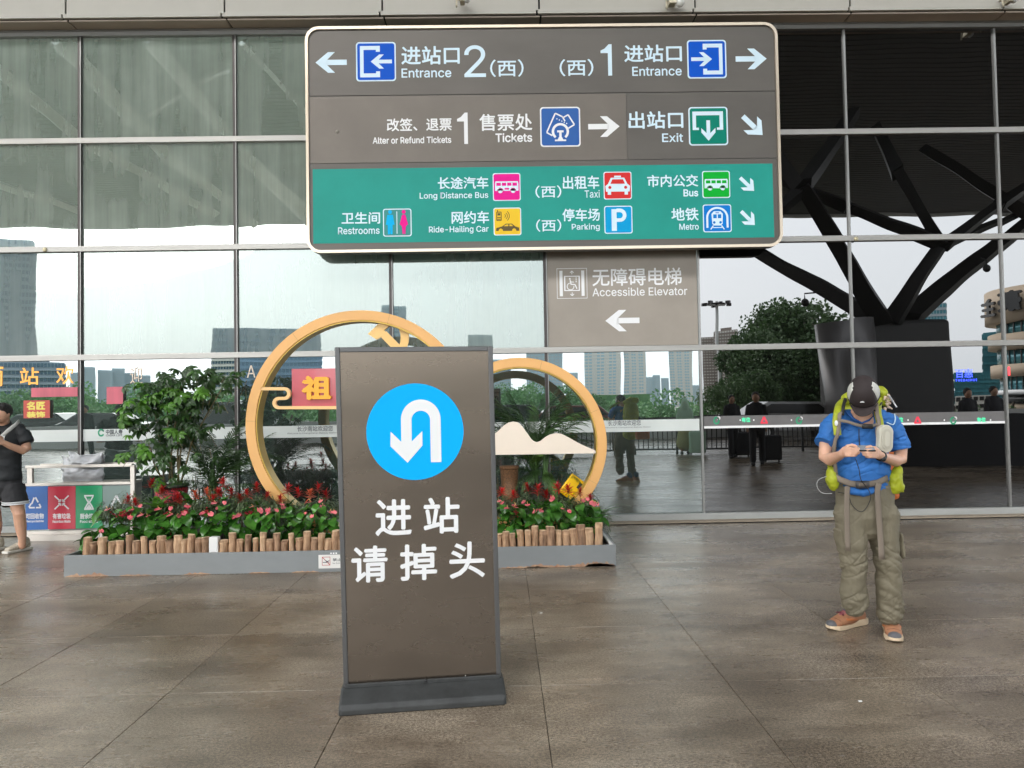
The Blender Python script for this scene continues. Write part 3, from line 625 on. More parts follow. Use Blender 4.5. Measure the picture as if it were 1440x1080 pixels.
# base: stepped rubber foot
W0, W1 = BLx-.012, BRx+.012
prof = [(0, 0), (.34, 0), (.345, .03), (.335, .048), (.21, .095), (.13, .095), (.012, .05), (.0, .03)]
mb = MB(); 
for sgn in (0,):
    vs = []; fs = []; xs = [(W0+.0, .012), (W0+.012, 0), (W1-.012, 0), (W1, .012)]
    for x, s_ in xs: vs += [(x, min(max(y, s_), .345-s_), max(0, z-(s_*.6 if z > .01 else 0))) for y, z in prof]
    n = len(prof)
    for i in range(3): fs += [(i*n+j, i*n+(j+1) % n, (i+1)*n+(j+1) % n, (i+1)*n+j) for j in range(n)]
    fs += [tuple(range(n)), tuple(3*n+j for j in reversed(range(n)))]; mb.add(vs, fs)
base = mb.build('base', bk, FS, bevel=.006)
MB().box(W0+.015, .0105, .034, W1-.015, .0125, .037).build('lip_line', mat('worn edge', (.12,.12,.12), .5), FS)
MB().box(W0+.02, .118, .09, W1-.02, .132, .112).build('clamp_bar', bk, FS, bevel=.004)
MB().ball((.42, .125, .105), (.012, .012, .01)).build('knob', mat('knob black', (.01,.01,.01), .4), FS, True)

# ================================================================== PLANTER
pmx = mat('grey painted steel', (.21, .225, .23), .5, .1, var=.07, scale=5, stretch=(.5,1,1))
PX0, PX1, PY0, PY1, PZ = -4.115, 1.04, 6.72, 8.45, .2
plt = tag(empty('planter', (0, 0, 0)), 'long low grey steel planter with peeling rusty lower edge standing before the glass', 'planter')
MB().box(PX0, PY0, 0, PX1, PY0+.02, PZ).build('front_side', pmx, plt, bevel=.003)
MB().box(PX0, PY1-.02, 0, PX1, PY1, PZ).build('back_side', pmx, plt)
MB().box(PX0, PY0+.0205, 0, PX0+.02, PY1-.0205, PZ).build('left_side', pmx, plt); MB().box(PX1-.02, PY0+.0205, 0, PX1, PY1-.0205, PZ).build('right_side', pmx, plt)
wt = mat('white rim', (.72,.72,.7), .5)
MB().box(PX1-.05, PY0+.021, PZ-.012, PX1-.021, PY1-.021, PZ+.002).build('rim', wt, plt)
rust = mat('rusty primer', (.30, .15, .09), .85, c2=(.48, .33, .22), scale=20)
rs = random.Random(3); x = PX0+.01; mb = MB()
def scab(x0, x1, h):
    n = max(4, int((x1-x0)/.025)); top = [(x0+(x1-x0)*i/n, .003+h*(.25+.75*abs(math.sin(i*1.7+x0*9)))*rs.uniform(.4, 1)*min(1, 4*min(i, n-i)/n+.15)) for i in range(n+1)]
    for i in range(n): mb.prism([(top[i][0], .002), (top[i+1][0], .002), top[i+1], top[i]], PY0-.0012, PY0+.001)
scab(-4.1, -3.7, .045); scab(-3.6, -3.3, .018); scab(-3.0, -2.75, .022); scab(-2.4, -2.2, .018); scab(-2.0, -1.75, .015); scab(-.05, .4, .02); scab(.2, .62, .045); scab(.6, 1.03, .055); scab(.75,1.03,.07)
mb.build('peeled_paint', rust, plt)
MB().box(PX0+.021, PY0+.021, .02, PX1-.051, PY1-.021, .155).build('soil', mat('soil', (.035, .025, .018), .95, var=.3, scale=20, bump=.01, bscale=30), plt)
# small notice on the planter
nf = Frame((0, PY0-.001, 0)); nb = nf.box(448, 780, 482, 799)
nt2 = tag(empty('paper_notice', (0, PY0-.002, 0)), 'small white notice with a red crossed-out symbol stuck on the planter behind the floor-standing sign', 'notice')
MB().box(nb[0], -.002, nb[1], nb[2], 0, nb[3]).build('paper', mat('white paper', (.72,.71,.68), .6), nt2)
ib = nf.box(453, 783, 464.5, 795); rdn = mat('notice red', (.45, .06, .06), .6)
shapes([('r',0,0,.05,1), ('r',.95,0,1,1), ('r',.05,0,.95,.05), ('r',.05,.95,.95,1), ('l',.05,.95,.95,.05,.07)], ib, -.002, rdn, nt2); shapes([('l',.1,.35,.6,.35,.08), ('l',.4,.6,.85,.35,.08), ('l',.5,.38,.9,.6,.06)], ib, -.0035, dk, nt2)
text('禁止', nf.box(468, 785, 480, 789), -.002, dk, nt2); text('No Entry', nf.box(468, 791, 480, 793), -.002, dk, nt2, 0)
text('■ ■ ■', nf.box(464.5, 777, 474, 779), 0, wh, nt2, 0)

# ---- logs
def logmat(i):
    m = mat('log wood %d' % i, ((.20,.105,.055), (.30,.17,.09), (.13,.07,.04))[i], .75, c2=((.58,.37,.22), (.62,.42,.26), (.44,.27,.16))[i], scale=7, stretch=(5,5,.9), bump=.003, bscale=16)
    return m
endm = mat('cut wood', (.62, .45, .29), .8, var=.15, scale=40)
lg = tag(empty('log_fence', (0, 6.84, PZ-.04)), 'row of short upright split logs edging the flower bed in the grey planter', 'log fence')
def logmesh(i):
    q = random.Random(i); n = 9; vs = []; fs = []; H = 1.0; rows = 4; ph = q.uniform(0, 6)
    for k in range(rows+1):
        z = H*k/rows; ox = q.uniform(-.004, .004)
        for j in range(n):
            t = 2*math.pi*j/n; r = .036*(1 + .16*math.sin(2*t+ph) + q.uniform(-.07, .07)); vs.append((r*math.cos(t)+ox, r*math.sin(t)*.9, z + (q.uniform(-.02, .02) if k == rows else 0)))
    for k in range(rows):
        for j in range(n): a = k*n+j; b = k*n+(j+1) % n; fs.append((a, b, b+n, a+n))
    m = bpy.data.meshes.new('log'); top = tuple(rows*n+j for j in range(n)); m.from_pydata(vs, [], fs + [top]); m.materials.append(logmat(i % 3)); m.materials.append(endm)
    m.polygons[len(fs)].material_index = 1
    for p in list(m.polygons)[:-1]: p.use_smooth = True
    return m
lms = [logmesh(i) for i in range(9)]
LEFT = [(121,.25),(129.5,.19),(143,.245),(155.5,.19),(167.5,.20),(180,.265),(191,.20),(202,.245),(213.5,.195),(226,.25),(237.5,.205),(249,.26),(258.5,.20),(268,.265),(278.5,.21),(289,.225)]
x = 314
q = random.Random(5); k = 0
while x < 474: LEFT.append((x, (.18 if k % 2 == 0 else .255)+q.uniform(-.015, .02))); x += q.uniform(9.6, 11.5); k += 1
x = 480
while x < 700: LEFT.append((x, (.19 if k % 2 == 0 else .25)+q.uniform(-.02, .02))); x += q.uniform(9.8, 11.2); k += 1
LEFT += [(703,.19),(711,.22),(721,.20),(732.5,.235),(743,.235),(753,.28),(764,.23),(775,.28),(786,.225),(797,.225),(808,.235),(818.5,.29),(830,.25),(842,.31)]
for i, (x, h) in enumerate(LEFT):
    p = at(x, 775, 6.82); o = inst('log', lms[(i*5+i//3) % 9], lg); o.location = (p.x, random.uniform(-.012, .012), 0)
    o.rotation_euler = (random.uniform(-.03, .03), random.uniform(-.05, .05), random.choice((0, .8, 1.9, 3.2, 4.4))); s = random.uniform(.9, 1.1)*(1.05 if h > .23 else 1); o.scale = (s, s, h*.74)
pw = tag(MB().box(-.044, -.035, 0, .044, .035, .17).build('white_pot', wt, bevel=.01), 'white plastic pot in the gap between the logs left of the floor-standing sign', 'pot')
p = at(302, 775, 6.83); pw.location = (p.x, 6.83, PZ-.04)

# ================================================================== RINGS
rg = mat('gold ring paint', (.74, .405, .14), .45, var=.05, scale=1.5); rg2 = rg
def ringmesh(Ro, Ri, d, n=96):
    mb = MB(); vs = []
    for i in range(n):
        t = 2*math.pi*i/n; c, s = math.cos(t), math.sin(t); vs += [(Ri*c, 0, Ri*s), (Ro*c, 0, Ro*s), (Ro*c, d, Ro*s), (Ri*c, d, Ri*s)]
    fs = []
    for i in range(n):
        a, b = 4*i, 4*((i+1) % n); fs += [(a+k, a+(k+1) % 4, b+(k+1) % 4, b+k) for k in range(4)]
    return mb.add(vs, fs)
def ring(loc, Ro, w_, d, label):
    e = tag(empty('gold_ring', loc), label, 'ring', 'gold rings in the flower bed')
    o = ringmesh(Ro, Ro-w_, d).build('hoop', rg, e); o.modifiers.new('b', 'BEVEL').width = .004; o.modifiers['b'].limit_method = 'ANGLE'
    ringmesh(Ro-w_-.001, Ro-w_-.012, d-.03).build('inner_rim', mat('inner brass', (.55,.36,.07), .3, .5), e).location.y = .015
    for k in range(7):
        t = math.radians(23+k*360/7); q_ = MB().box(Ro-w_-.001, -.0015, -.0015, Ro+.0015, d+.001, .0015, Matrix.Rotation(-t, 4, 'Y')).build('weld_seam', mat('seam', (.42, .24, .08), .6), e)
    return e
R1 = ring((-1.52, 7.60, 1.35), 1.22, .105, .22, 'bigger gold ring, its middle hidden by the floor-standing sign')
R2 = ring((.18, 7.60, 1.11), .925, .10, .20, 'smaller gold ring, holding the white mountain shape')
for e, xs in ((R1, (-.5, .5)), (R2, (-.35, .35))):
    for x in xs: MB().box(x-.03, .05, -e.location.z+.1, x+.03, .11, -e.location.z+.42).build('support', rg, e)
rf = Frame((0, 7.62, 0)); 
def loc1(px, py, e): x, z = rf.px(px, py); return (x-e.location.x, z-e.location.z)
# cloud scroll inside ring 1  (zoom 4x from 330,420)
cl = [(150,507),(285,507)] ; ZZ = lambda x, y: loc1(330+x/4, 420+y/4, R1)
pts = [(150,507),(280,507)] + [(280+27*math.sin(R(a)), 534-27*math.cos(R(a))) for a in range(15, 181, 15)] + [(250,561)] + [(250-26*math.sin(R(a)), 587-26*math.cos(R(a))) for a in range(15, 181, 15)] + [(560,613),(760,613)]
PP = [Vector((*ZZ(*p),)) for p in pts]; mb = MB(); h = .0165
L_, R_ = [], []
for i, p in enumerate(PP):
    t = (PP[min(i+1, len(PP)-1)]-PP[max(i-1, 0)]).normalized(); nn = Vector((-t.y, t.x)); L_.append(p+nn*h); R_.append(p-nn*h)
for i in range(len(PP)-1): mb.prism([tuple(v) for v in (L_[i], L_[i+1], R_[i+1], R_[i])], .0, .05)
mb.build('cloud_scroll', mat('pale gold', (.82, .52, .22), .4), R1, clean=False)
# hammer-and-sickle emblem at the ring's top
gold2 = mat('emblem gold', (.80, .50, .17), .4)
mb = MB()
def zp(*ps): return [ZZ(*p) for p in ps]
mb.prism(zp((745,196),(798,243),(818,222),(790,196),(878,140),(800,140))[::-1], .06, .1) if 0 else None
mb.prism(zp((745,196),(805,138),(878,140),(838,175),(845,190),(808,222),(793,228))[::-1], .06, .1)
mb.prism(zp((815,210),(848,180),(1010,345),(975,375))[::-1], .062, .098)
sk_o = [(905+72*math.cos(R(a)), 215-100*math.sin(R(a))) for a in range(75, -120, -13)]; sk_i = [(880+50*math.cos(R(a)), 218-82*math.sin(R(a))) for a in range(75, -120, -13)]
for k in range(len(sk_o)-1): mb.prism(zp(sk_i[k], sk_o[k], sk_o[k+1], sk_i[k+1]), .064, .096)
mb.build('emblem', gold2, R1)
# red panel with the character
rb = tag(empty('red_board', (0, 7.66, 0)), 'pinkish red board with one big orange character inside the bigger gold ring', 'board')
rbf = Frame((0, 7.66, 0)); bb = rbf.box(410.5, 517, 640, 572)
MB().box(bb[0], .0, bb[1], bb[2], .012, bb[3]).build('board', mat('rose board', (.50, .09, .11), .22, var=.1, scale=2, coat=.4), rb)
text('祖', rbf.box(427, 530, 465, 561), -.0, mat('orange letters', (.85, .40, .02), .4), rb, .045, .035, 'character'); text('国', rbf.box(500, 530, 538, 561), -.0, MATS['orange letters'], rb, .045, .035, 'character')
rb.parent = None
# white mountains in ring 2 (zoom 6x from 700,520)
Z6 = lambda x, y: loc1(700+x/6, 520+y/6, R2)
ml = [(-150,600),(-60,560),(0,520),(50,470),(90,445),(130,437),(170,443),(205,475),(245,530),(280,580),(305,603),(330,610),(360,600),(400,568),(440,545),(490,533),(540,541),(600,572),(680,617),(750,650),(822,680),(822,703)]
lo_ = [(x, 718 - (x+150)*.0155) for x, y in ml]
mb = MB()
for i in range(len(ml)-2): mb.prism([Z6(*lo_[i]), Z6(*lo_[i+1]), Z6(*ml[i+1]), Z6(*ml[i])], -.02, .03)
mb.prism([Z6(*lo_[-2]), Z6(822,703), Z6(822,680)], -.02, .03)
mb.build('mountain_shape', mat('ivory paint', (.78, .68, .57), .5, var=.03, scale=3), R2, clean=True)

# ================================================================== BIN STATION
bn = tag(empty('recycling_station', (0, 8.66, 0)), 'steel recycling station with blue, red, green and grey panels beside the young man', 'bin')
bf = Frame((0, 8.66, 0)); stl = mat('pale steel', (.62, .58, .53), .35, .5); 
def B(b, m, name, y0=0, y1=.02, bev=0): x0, z0, x1, z1 = bf.box(*b); return MB().box(x0, y0, z0, x1, y1, z1).build(name, m, bn, bevel=bev)
cols = [((36, 684, 67, 745), 'blue_panel', (.015, .12, .42), '可回收物', 'Recyclable'), ((67.4, 684, 106, 744), 'red_panel', (.55, .03, .06), '有害垃圾', 'Hazardous Waste'), ((106.4, 683, 144, 743), 'green_panel', (.01, .30, .12), '厨余垃圾', 'Food Waste'), ((144.4, 683, 183, 742), 'grey_panel', (.17, .25, .23), '其他垃圾', 'Residual Waste')]
RCY = [('l',.30,.40,.46,.82,.1), ('l',.54,.84,.72,.5,.1), ('l',.78,.40,.88,.18,.1), ('l',.12,.16,.28,.36,.0001), ('l',.14,.15,.5,.15,.1), ('l',.58,.15,.9,.15,.1), ('l',.12,.18,.26,.42,.1)]
HAZ = [('l',.05,.05,.44,.44,.09), ('l',.95,.05,.56,.44,.09), ('l',.05,.95,.44,.56,.09), ('l',.95,.95,.56,.56,.09), ('l',.44,.44,.28,.44,.07), ('l',.44,.44,.44,.28,.07), ('l',.56,.44,.72,.44,.07), ('l',.56,.44,.56,.28,.07), ('l',.44,.56,.28,.56,.07), ('l',.44,.56,.44,.72,.07), ('l',.56,.56,.72,.56,.07), ('l',.56,.56,.56,.72,.07)]
FOO = [('r',.1,.9,.9,1), ('r',.1,0,.9,.1), ('l',.16,.9,.45,.5,.1), ('l',.84,.9,.55,.5,.1), ('l',.16,.1,.45,.5,.1), ('l',.84,.1,.55,.5,.1), ('l',.5,.2,.5,.75,.05), ('p',[(.25,.1),(.75,.1),(.5,.4)])]
OTH = [('l',.1,.1,.5,.95,.12), ('l',.9,.1,.5,.95,.12), ('l',.1,.1,.9,.1,.12)]
for (b, nm, c, zh, en), ic in zip(cols, (RCY, HAZ, FOO, OTH)):
    B(b, mat(nm, c, .28, coat=.3), nm, 0, .018); cx = (b[0]+b[2])/2
    if nm == 'blue_panel': cx = 49
    shapes(ic, bf.box(cx-(11 if ic is not FOO else 8.5), 696, cx+(11 if ic is not FOO else 8.5), 717), -.0003, whl, bn); text(zh, bf.box(cx-12.5, 722, cx+12.5, 729.5), -.0003, whl, bn, .03); text(en, bf.box(cx-12.5, 731.5, cx+12.5, 735), -.0003, whl, bn, .02)
B((36, 746, 183, 760), stl, 'plinth', .02, .30, .004); B((34, 751, 120, 760), stl, 'kick_plate', -.05, .015, .004)
B((36, 678.5, 183, 682), stl, 'shelf_rail', -.005, .30); B((36, 653.5, 186, 657.5), stl, 'top_rail', -.01, .03, .004); B((38, 657.6, 45, 683), stl, 'post', 0, .04); B((183.2, 654, 189, 760), stl, 'post', 0, .04)
B((36, 653.7, 186, 655.7), stl, 'rear_rail', .27, .30); B((67, 682, 183, 746), mat('bin body', (.3,.3,.29), .5), 'bin_body', .03, .28)
bg_ = tag(empty('plastic_sheet', (0, 8.85, 0)), 'crumpled silvery plastic bag lying over the rails of the recycling station', 'bag')
def blobsheet(box_, seed, m, par, name, y=0, dep=.12, frame=None):
    x0, z0, x1, z1 = frame.box(*box_); nx, nz = 22, 16; vs = []; fs = []; 
    for j in range(nz+1):
        for i in range(nx+1):
            u, v = i/nx, j/nz; e = 1 - .18*abs(math.sin(v*3+seed))*(1-v)
            xx = x0 + (x1-x0)*(.5+(u-.5)*e); zz = z0 + (z1-z0)*v - .05*math.sin(u*3.1)*v
            d = noise.noise((u*4, v*4, seed))*dep*.5 + noise.noise((u*11, v*9, seed+3))*dep*.25 - dep*math.sin(math.pi*u)*math.sin(math.pi*min(1, v+.1))
            vs.append((xx, y+d, zz))
    for j in range(nz):
        for i in range(nx): a = j*(nx+1)+i; fs.append((a, a+1, a+nx+2, a+nx+1))
    o = MB().add(vs, fs).build(name, m, par, True, clean=False); s = o.modifiers.new('s', 'SOLIDIFY'); s.thickness = .008; return o
slv = mat('silvery plastic', (.55, .56, .58), .3, .15, var=.1, scale=9)
bgf = Frame((0, 8.85, 0))
blobsheet((86, 640, 148, 679), 2.2, slv, bg_, 'bag', frame=bgf); blobsheet((100, 634, 149, 656), 5.1, slv, bg_, 'fold', y=-.06, frame=bgf)
# yellow box in ring 2
yb = tag(empty('yellow_box', at(812, 690, 7.78)), 'yellow plastic box leaning behind the lower right of the smaller gold ring', 'box')
yb.rotation_euler = (0, R(-38) , R(6)); ym = mat('yellow plastic', (.85, .52, .0), .35)
yb.rotation_euler = (0, R(38), R(5))
MB().box(-.16, 0, -.13, .13, .03, .12).build('body', ym, yb, bevel=.012); MB().box(-.03, -.003, .02, .07, .0, .085).build('window', mat('dark window', (.03,.03,.03), .2), yb)
for x in (-.12, -.07, -.02): MB().box(x, -.0025, -.08, x+.02, 0, -.02).build('mark', mat('olive mark', (.5,.32,.0), .5), yb)
# ================================================================== PLANTS
ga = leafmat('anthurium leaf', (.018, .08, .010), (.075, .235, .03), .22, .25); gs = leafmat('schefflera leaf', (.018, .045, .012), (.05, .115, .028), .3, .25)
gsl = leafmat('young schefflera leaf', (.055, .17, .016), (.12, .28, .035), .35, .35)
gpa = leafmat('palm leaf', (.02, .06, .012), (.06, .13, .03), .4, .25); gpl = leafmat('light palm leaf', (.09, .2, .03), (.16, .3, .06), .4, .3)
gb = leafmat('fine bush leaf', (.03, .055, .02), (.17, .22, .12), .4, .15, 30); stm = mat('plant stem', (.16, .13, .06), .7, var=.3, scale=20)
pkm = leafmat('pink spathe', (.68, .09, .14), (.80, .25, .27), .25, .2); rdm = leafmat('red bract', (.40, .01, .015), (.62, .035, .03), .3, .2, 14); orm = leafmat('orange red bract', (.6, .08, .03), (.75, .18, .08), .3, .2, 14)
spx = mat('spadix', (.75, .5, .2), .5); crm = mat('dark red flower', (.3, .005, .015), .45)
gst = mat('green stalk', (.06, .14, .03), .5)
rp = random.Random(11)
def leafv(L, W, shape='oval', bend=.5, fold=.15, n=5, M=None, heart=0):
    """leaf along +y, blade facing +z, drooping by bend"""
    vs = []; fs = []; th = 0; y = z = 0
    for i in range(n+1):
        t = i/n
        if shape == 'strap': w_ = W/2*(1-t**3)*(.6+.4*min(1, t*5))
        elif shape == 'heart': w_ = W/2*math.sin(math.pi*min(1, (t*.86+.12)))**.75*(1.12-.35*t)
        else: w_ = W/2*math.sin(math.pi*min(1, t*.93+.05))**.8
        if i == n: w_ = .0008
        vs += [(-w_, y - (heart*L if i == 0 else 0), z+w_*fold), (0, y, z-w_*fold*.3), (w_, y - (heart*L if i == 0 else 0), z+w_*fold)]
        th += bend/n; y += L/n*math.cos(th); z -= L/n*math.sin(th)
    for i in range(n):
        a = 3*i; fs += [(a, a+1, a+4, a+3), (a+1, a+2, a+5, a+4)]
    if M: vs = [M @ Vector(v) for v in vs]
    return vs, fs
def RM(yaw, pitch, loc=(0,0,0), roll=0): return Matrix.Translation(loc) @ Matrix.Rotation(yaw, 4, 'Z') @ Matrix.Rotation(pitch, 4, 'X') @ Matrix.Rotation(roll, 4, 'Y')
def lm(name, m, *a, **k): v, f = leafv(*a, **k); return MB().add(v, f).mesh(name, m, True, clean=False)
# --- anthurium
AL = [lm('leaf', ga, .15, .105, 'heart', b, .18, 5, heart=.12) for b in (.35, .7, 1.0)]
def spathe():
    v, f = leafv(.075, .062, 'heart', -.35, .25, 5, heart=.15); me = MB().add(v, f).mesh('flower', pkm, True, clean=False); return me
SPA = spathe(); SPD = MB().tube([(0,.005,.006), (0,.02,.035), (0,.02,.045)], [.004,.0038,.001], 6).mesh('spadix', spx, True)
STK = MB().tube([(0,0,0), (0,0,.5), (0,0,1)], [.0035,.003,.0025], 4).mesh('stalk', gst)
def stalk(par, a, b):
    o = inst('stalk', STK, par); a, b = Vector(a), Vector(b); d = b-a
    o.location = a; o.rotation_mode = 'QUATERNION'; o.rotation_quaternion = d.to_track_quat('Z', 'Y'); o.scale = (1, 1, d.length); return o
def anthurium(loc, h, label, nl=18, nf=2):
    e = tag(empty('anthurium', loc), label, 'plant', 'pink anthuriums along the log edging')
    for i in range(nl):
        a = rp.uniform(0, 6.28) if i > 9 else rp.uniform(2.0, 4.3); r = rp.uniform(.02, .12); z = h*(.38+.56*(i%9)/8)+rp.uniform(-.02,.02)
        tip = Vector((-math.sin(a)*r, math.cos(a)*r, z)); 
        if i % 3 == 0: stalk(e, (0, 0, 0), tip)
        o = inst('leaf', AL[i % 3], e); o.location = tip; s = rp.uniform(.62, 1.08); o.scale = (s, s, s)
        o.rotation_euler = (rp.uniform(-.8, .5), rp.uniform(-.4, .4), a)
    for i in range(nf):
        a = rp.uniform(1.9, 4.4); r = rp.uniform(.02, .11); tip = Vector((-math.sin(a)*r, math.cos(a)*r, h*rp.uniform(.93, 1.08)))
        stalk(e, (0, 0, 0), tip); o = inst('flower', SPA, e); o.location = tip; o.rotation_euler = (rp.uniform(-.95, -.2), rp.uniform(-.4, .4), math.pi+rp.uniform(-.8, .8)); s = rp.uniform(.65, 1.02); o.scale = (s, s, s)
        inst('spadix', SPD, o)
    return e
SOIL = .155
xs = [(134,0),(156,1),(178,0),(198,1),(217,0),(238,1),(258,0),(279,1),(300,0),(321,1),(342,0),(364,1),(385,0),(407,1),(428,0),(450,1),(468,0),(706,1),(722,0),(742,1),(760,0),(780,1),(799,0),(818,1),(838,0)]
ORD = 'first second third fourth fifth sixth seventh eighth ninth tenth eleventh twelfth thirteenth fourteenth fifteenth sixteenth seventeenth eighteenth nineteenth twentieth twenty-first twenty-second'.split()
for i, (x, b) in enumerate(xs):
    p = at(x, 775, 7.04 + .13*b); h = .36 + .05*b + (0 if i % 3 else .03)
    if x < 150: h = .24
    lab = ORD[i if x < 480 else i-17] + ' pink anthurium from the left ' + ('behind the logs left of the floor-standing sign' if x < 480 else 'behind the logs right of the floor-standing sign')
    e = anthurium((p.x, p.y, SOIL), h, lab, 18, 1 if i in (0, 1) else 2 + (i % 3 == 0))
    e['group'] = 'pink anthuriums left of the floor-standing sign' if x < 480 else 'pink anthuriums right of the floor-standing sign'
# --- fine-leaved bushes
def bushmesh(seed, rx, rz, n=480):
    q = random.Random(seed); mb = MB()
    for i in range(n):
        a = q.uniform(0, 6.28); u = q.uniform(.1, 1); el = math.acos(1-u); rr_ = q.uniform(.45, 1)
        c = Vector((math.sin(el)*math.cos(a)*rx*rr_, math.sin(el)*math.sin(a)*rx*rr_, math.cos(el)*rz*rr_))
        v, f = leafv(q.uniform(.06, .10), .012, 'strap', q.uniform(.6, 1.8), .2, 3, RM(a-math.pi/2+q.uniform(-.7, .7), q.uniform(-.2, .9), c)); mb.add(v, f)
    return mb.mesh('foliage', gb, True, clean=False)
BM = [bushmesh(s, .17, .20) for s in range(4)]
bl = [(157,705),(180,708),(205,706),(228,702),(250,706),(272,700),(295,700),(320,702),(345,698),(368,695),(388,700),(412,706),(436,702),(460,700),(706,700),(726,694),(746,700),(768,702),(790,696),(812,702),(832,708)]
for i, (x, y) in enumerate(bl):
    p = at(x, y, 7.36 + (.12 if i % 2 else 0)); e = tag(empty('fine_leaved_bush', (p.x, p.y, SOIL)), ORD[i if x < 480 else i-14] + ' dark fine-leaved bush from the left, behind the anthuriums ' + ('left of' if x < 480 else 'right of') + ' the floor-standing sign', 'bush', 'fine-leaved bushes ' + ('left' if x < 480 else 'right') + ' of the floor-standing sign')
    o = inst('foliage', BM[i % 4], e); o.location.z = p.z - SOIL - .17; o['kind'] = 'stuff'; o.rotation_euler.z = rp.uniform(0, 6)
    MB().tube([(0,0,0), (.01,0,p.z-SOIL-.05)], [.008,.004], 5).build('stem', stm, e)
# --- bromeliads
def bromhead(seed, m, n=26, L=.085):
    q = random.Random(seed); mb = MB()
    for i in range(n):
        t = i/n; a = i*2.4; v, f = leafv(L*(1-.4*t)*q.uniform(.85, 1.15), .017, 'strap', q.uniform(-.1, .9), .35, 3, RM(a, .1+1.15*t, (0, 0, -.06+t*.07))); mb.add(v, f)
    return mb.mesh('flower_head', m, True, clean=False)
def bromleaf(seed, n=9):
    q = random.Random(seed); mb = MB()
    for i in range(n): v, f = leafv(q.uniform(.16, .24), .026, 'strap', q.uniform(.8, 1.6), .3, 5, RM(i*2.4, q.uniform(.5, 1.1))); mb.add(v, f)
    return mb.mesh('leaves', ga, True, clean=False)
BH = [bromhead(1, rdm), bromhead(2, orm), bromhead(3, rdm, 32, .07)]; BL_ = [bromleaf(s) for s in range(3)]
br = [(213,678,0),(190,706,2),(274,694,1),(291,690,1),(314,677,0),(307,691,0),(337,699,0),(347,692,0),(361,683,2),(419,690,2),(436,693,1),(458,694,0),(394,700,0),(706,690,0),(741,683,2),(757,686,0),(784,684,0),(799,686,0),(816,690,2)]
nL = 21; br = sorted(br[:13] + [(180,700,2),(228,688,0),(250,698,2),(300,700,0),(325,690,2),(376,696,0),(405,686,0),(448,684,0)]) + sorted(br[13:] + [(722,694,2),(768,694,0),(775,700,2),(830,700,0)])
for i, (x, y, t) in enumerate(br):
    p = at(x, y, 7.26 + .08*(i % 3)); s = 'left of' if x < 480 else 'right of'
    e = tag(empty('bromeliad', (p.x, p.y, SOIL)), ORD[i if x < 480 else i-nL] + ' bromeliad from the left, %s star-shaped, among those %s the floor-standing sign' % ('orange' if t == 1 else 'red', s), 'flower', 'bromeliads %s the floor-standing sign' % s)
    H = p.z-SOIL; stalk(e, (0,0,0), (0,0,H-.02)); o = inst('flower_head', BH[t], e); o.location.z = H; sc = rp.uniform(.85, 1.15); o.scale = (sc,)*3; o.rotation_euler = (rp.uniform(-.3, .3), rp.uniform(-.3, .3), rp.uniform(0, 6))
    o = inst('leaves', BL_[i % 3], e); o.location.z = max(.05, H-.2)
for i, (x, y, s) in enumerate(((172, 722, 1.2), (354, 722, 1), (236, 724, .5), (262, 722, .5), (290, 722, .5), (729, 722, .5))):
    p = at(x, y, 7.12); mb = MB(); q = random.Random(i)
    for k in range(46):
        c = Vector((q.gauss(0, .04)*s, q.gauss(0, .025), q.gauss(0, .016))); mb.ball(c, (.011, .011, .008), 5, 3)
    e = tag(empty('crimson_flower', (p.x, p.y, SOIL)), ORD[i] + ' dense crimson flower head, %s' % ('at the left end' if i == 0 else 'under the left foot of the bigger gold ring' if i == 1 else 'in the front row'), 'flower', 'crimson flower heads' if i > 1 else None)
    o = mb.build('bloom', crm, e, True, clean=False); o.location.z = p.z-SOIL; stalk(e, (0,0,0), (0,0,p.z-SOIL))
# --- broad-leaved plant, left
def broad(loc, spec, m, label):
    e = tag(empty('broad_leaved_plant', loc), label, 'plant')
    for (a, pt, L, W, bd, sh) in spec:
        v, f = leafv(L, W, sh, bd, .2, 7); o = MB().add(v, f).build('leaf', m, e, True, clean=False)
        o.location = (0, 0, .22); o.rotation_euler = (pt, 0, a)
    MB().tube([(0,0,0),(0,0,.24)], [.012,.008], 6).build('stem', gst, e); return e
p = at(222, 705, 7.35)
broad((p.x, 7.35, .30), [(2.6,.9,.22,.09,.9,'oval'),(3.6,1.0,.26,.10,1.1,'oval'),(1.7,.8,.24,.08,.8,'oval'),(4.6,.7,.2,.08,.9,'oval'),(3.1,.4,.2,.1,.8,'oval'),(2.1,.2,.22,.08,.6,'oval'),(.6,1.1,.2,.09,.7,'oval'),(5.4,1.2,.2,.09,.7,'oval')], gsl, 'bright green broad-leaved plant in front of the red netted pot')
p = at(268, 708, 7.4)
broad((p.x, 7.42, .34), [(5.2,.7,.3,.07,.8,'strap'),(.9,.8,.34,.07,.7,'strap'),(4.9,.35,.34,.07,.5,'strap'),(1.3,.4,.3,.07,.8,'strap'),(3.2,.9,.26,.07,1,'strap')], ga, 'dark strap-leaved plant right of the red netted pot')
p = at(838, 735, 7.6)
broad((p.x, 7.55, .1), [(4.9,.9,.42,.04,1.3,'strap'),(4.6,1.15,.5,.04,1.7,'strap'),(5.2,.7,.35,.04,1.0,'strap'),(4.4,.5,.3,.035,.9,'strap'),(1.2,1.2,.4,.04,1.2,'strap'),(3.4,1.0,.3,.05,1,'strap')], gpa, 'dark curling strap-leaved plant at the right end of the flower bed')
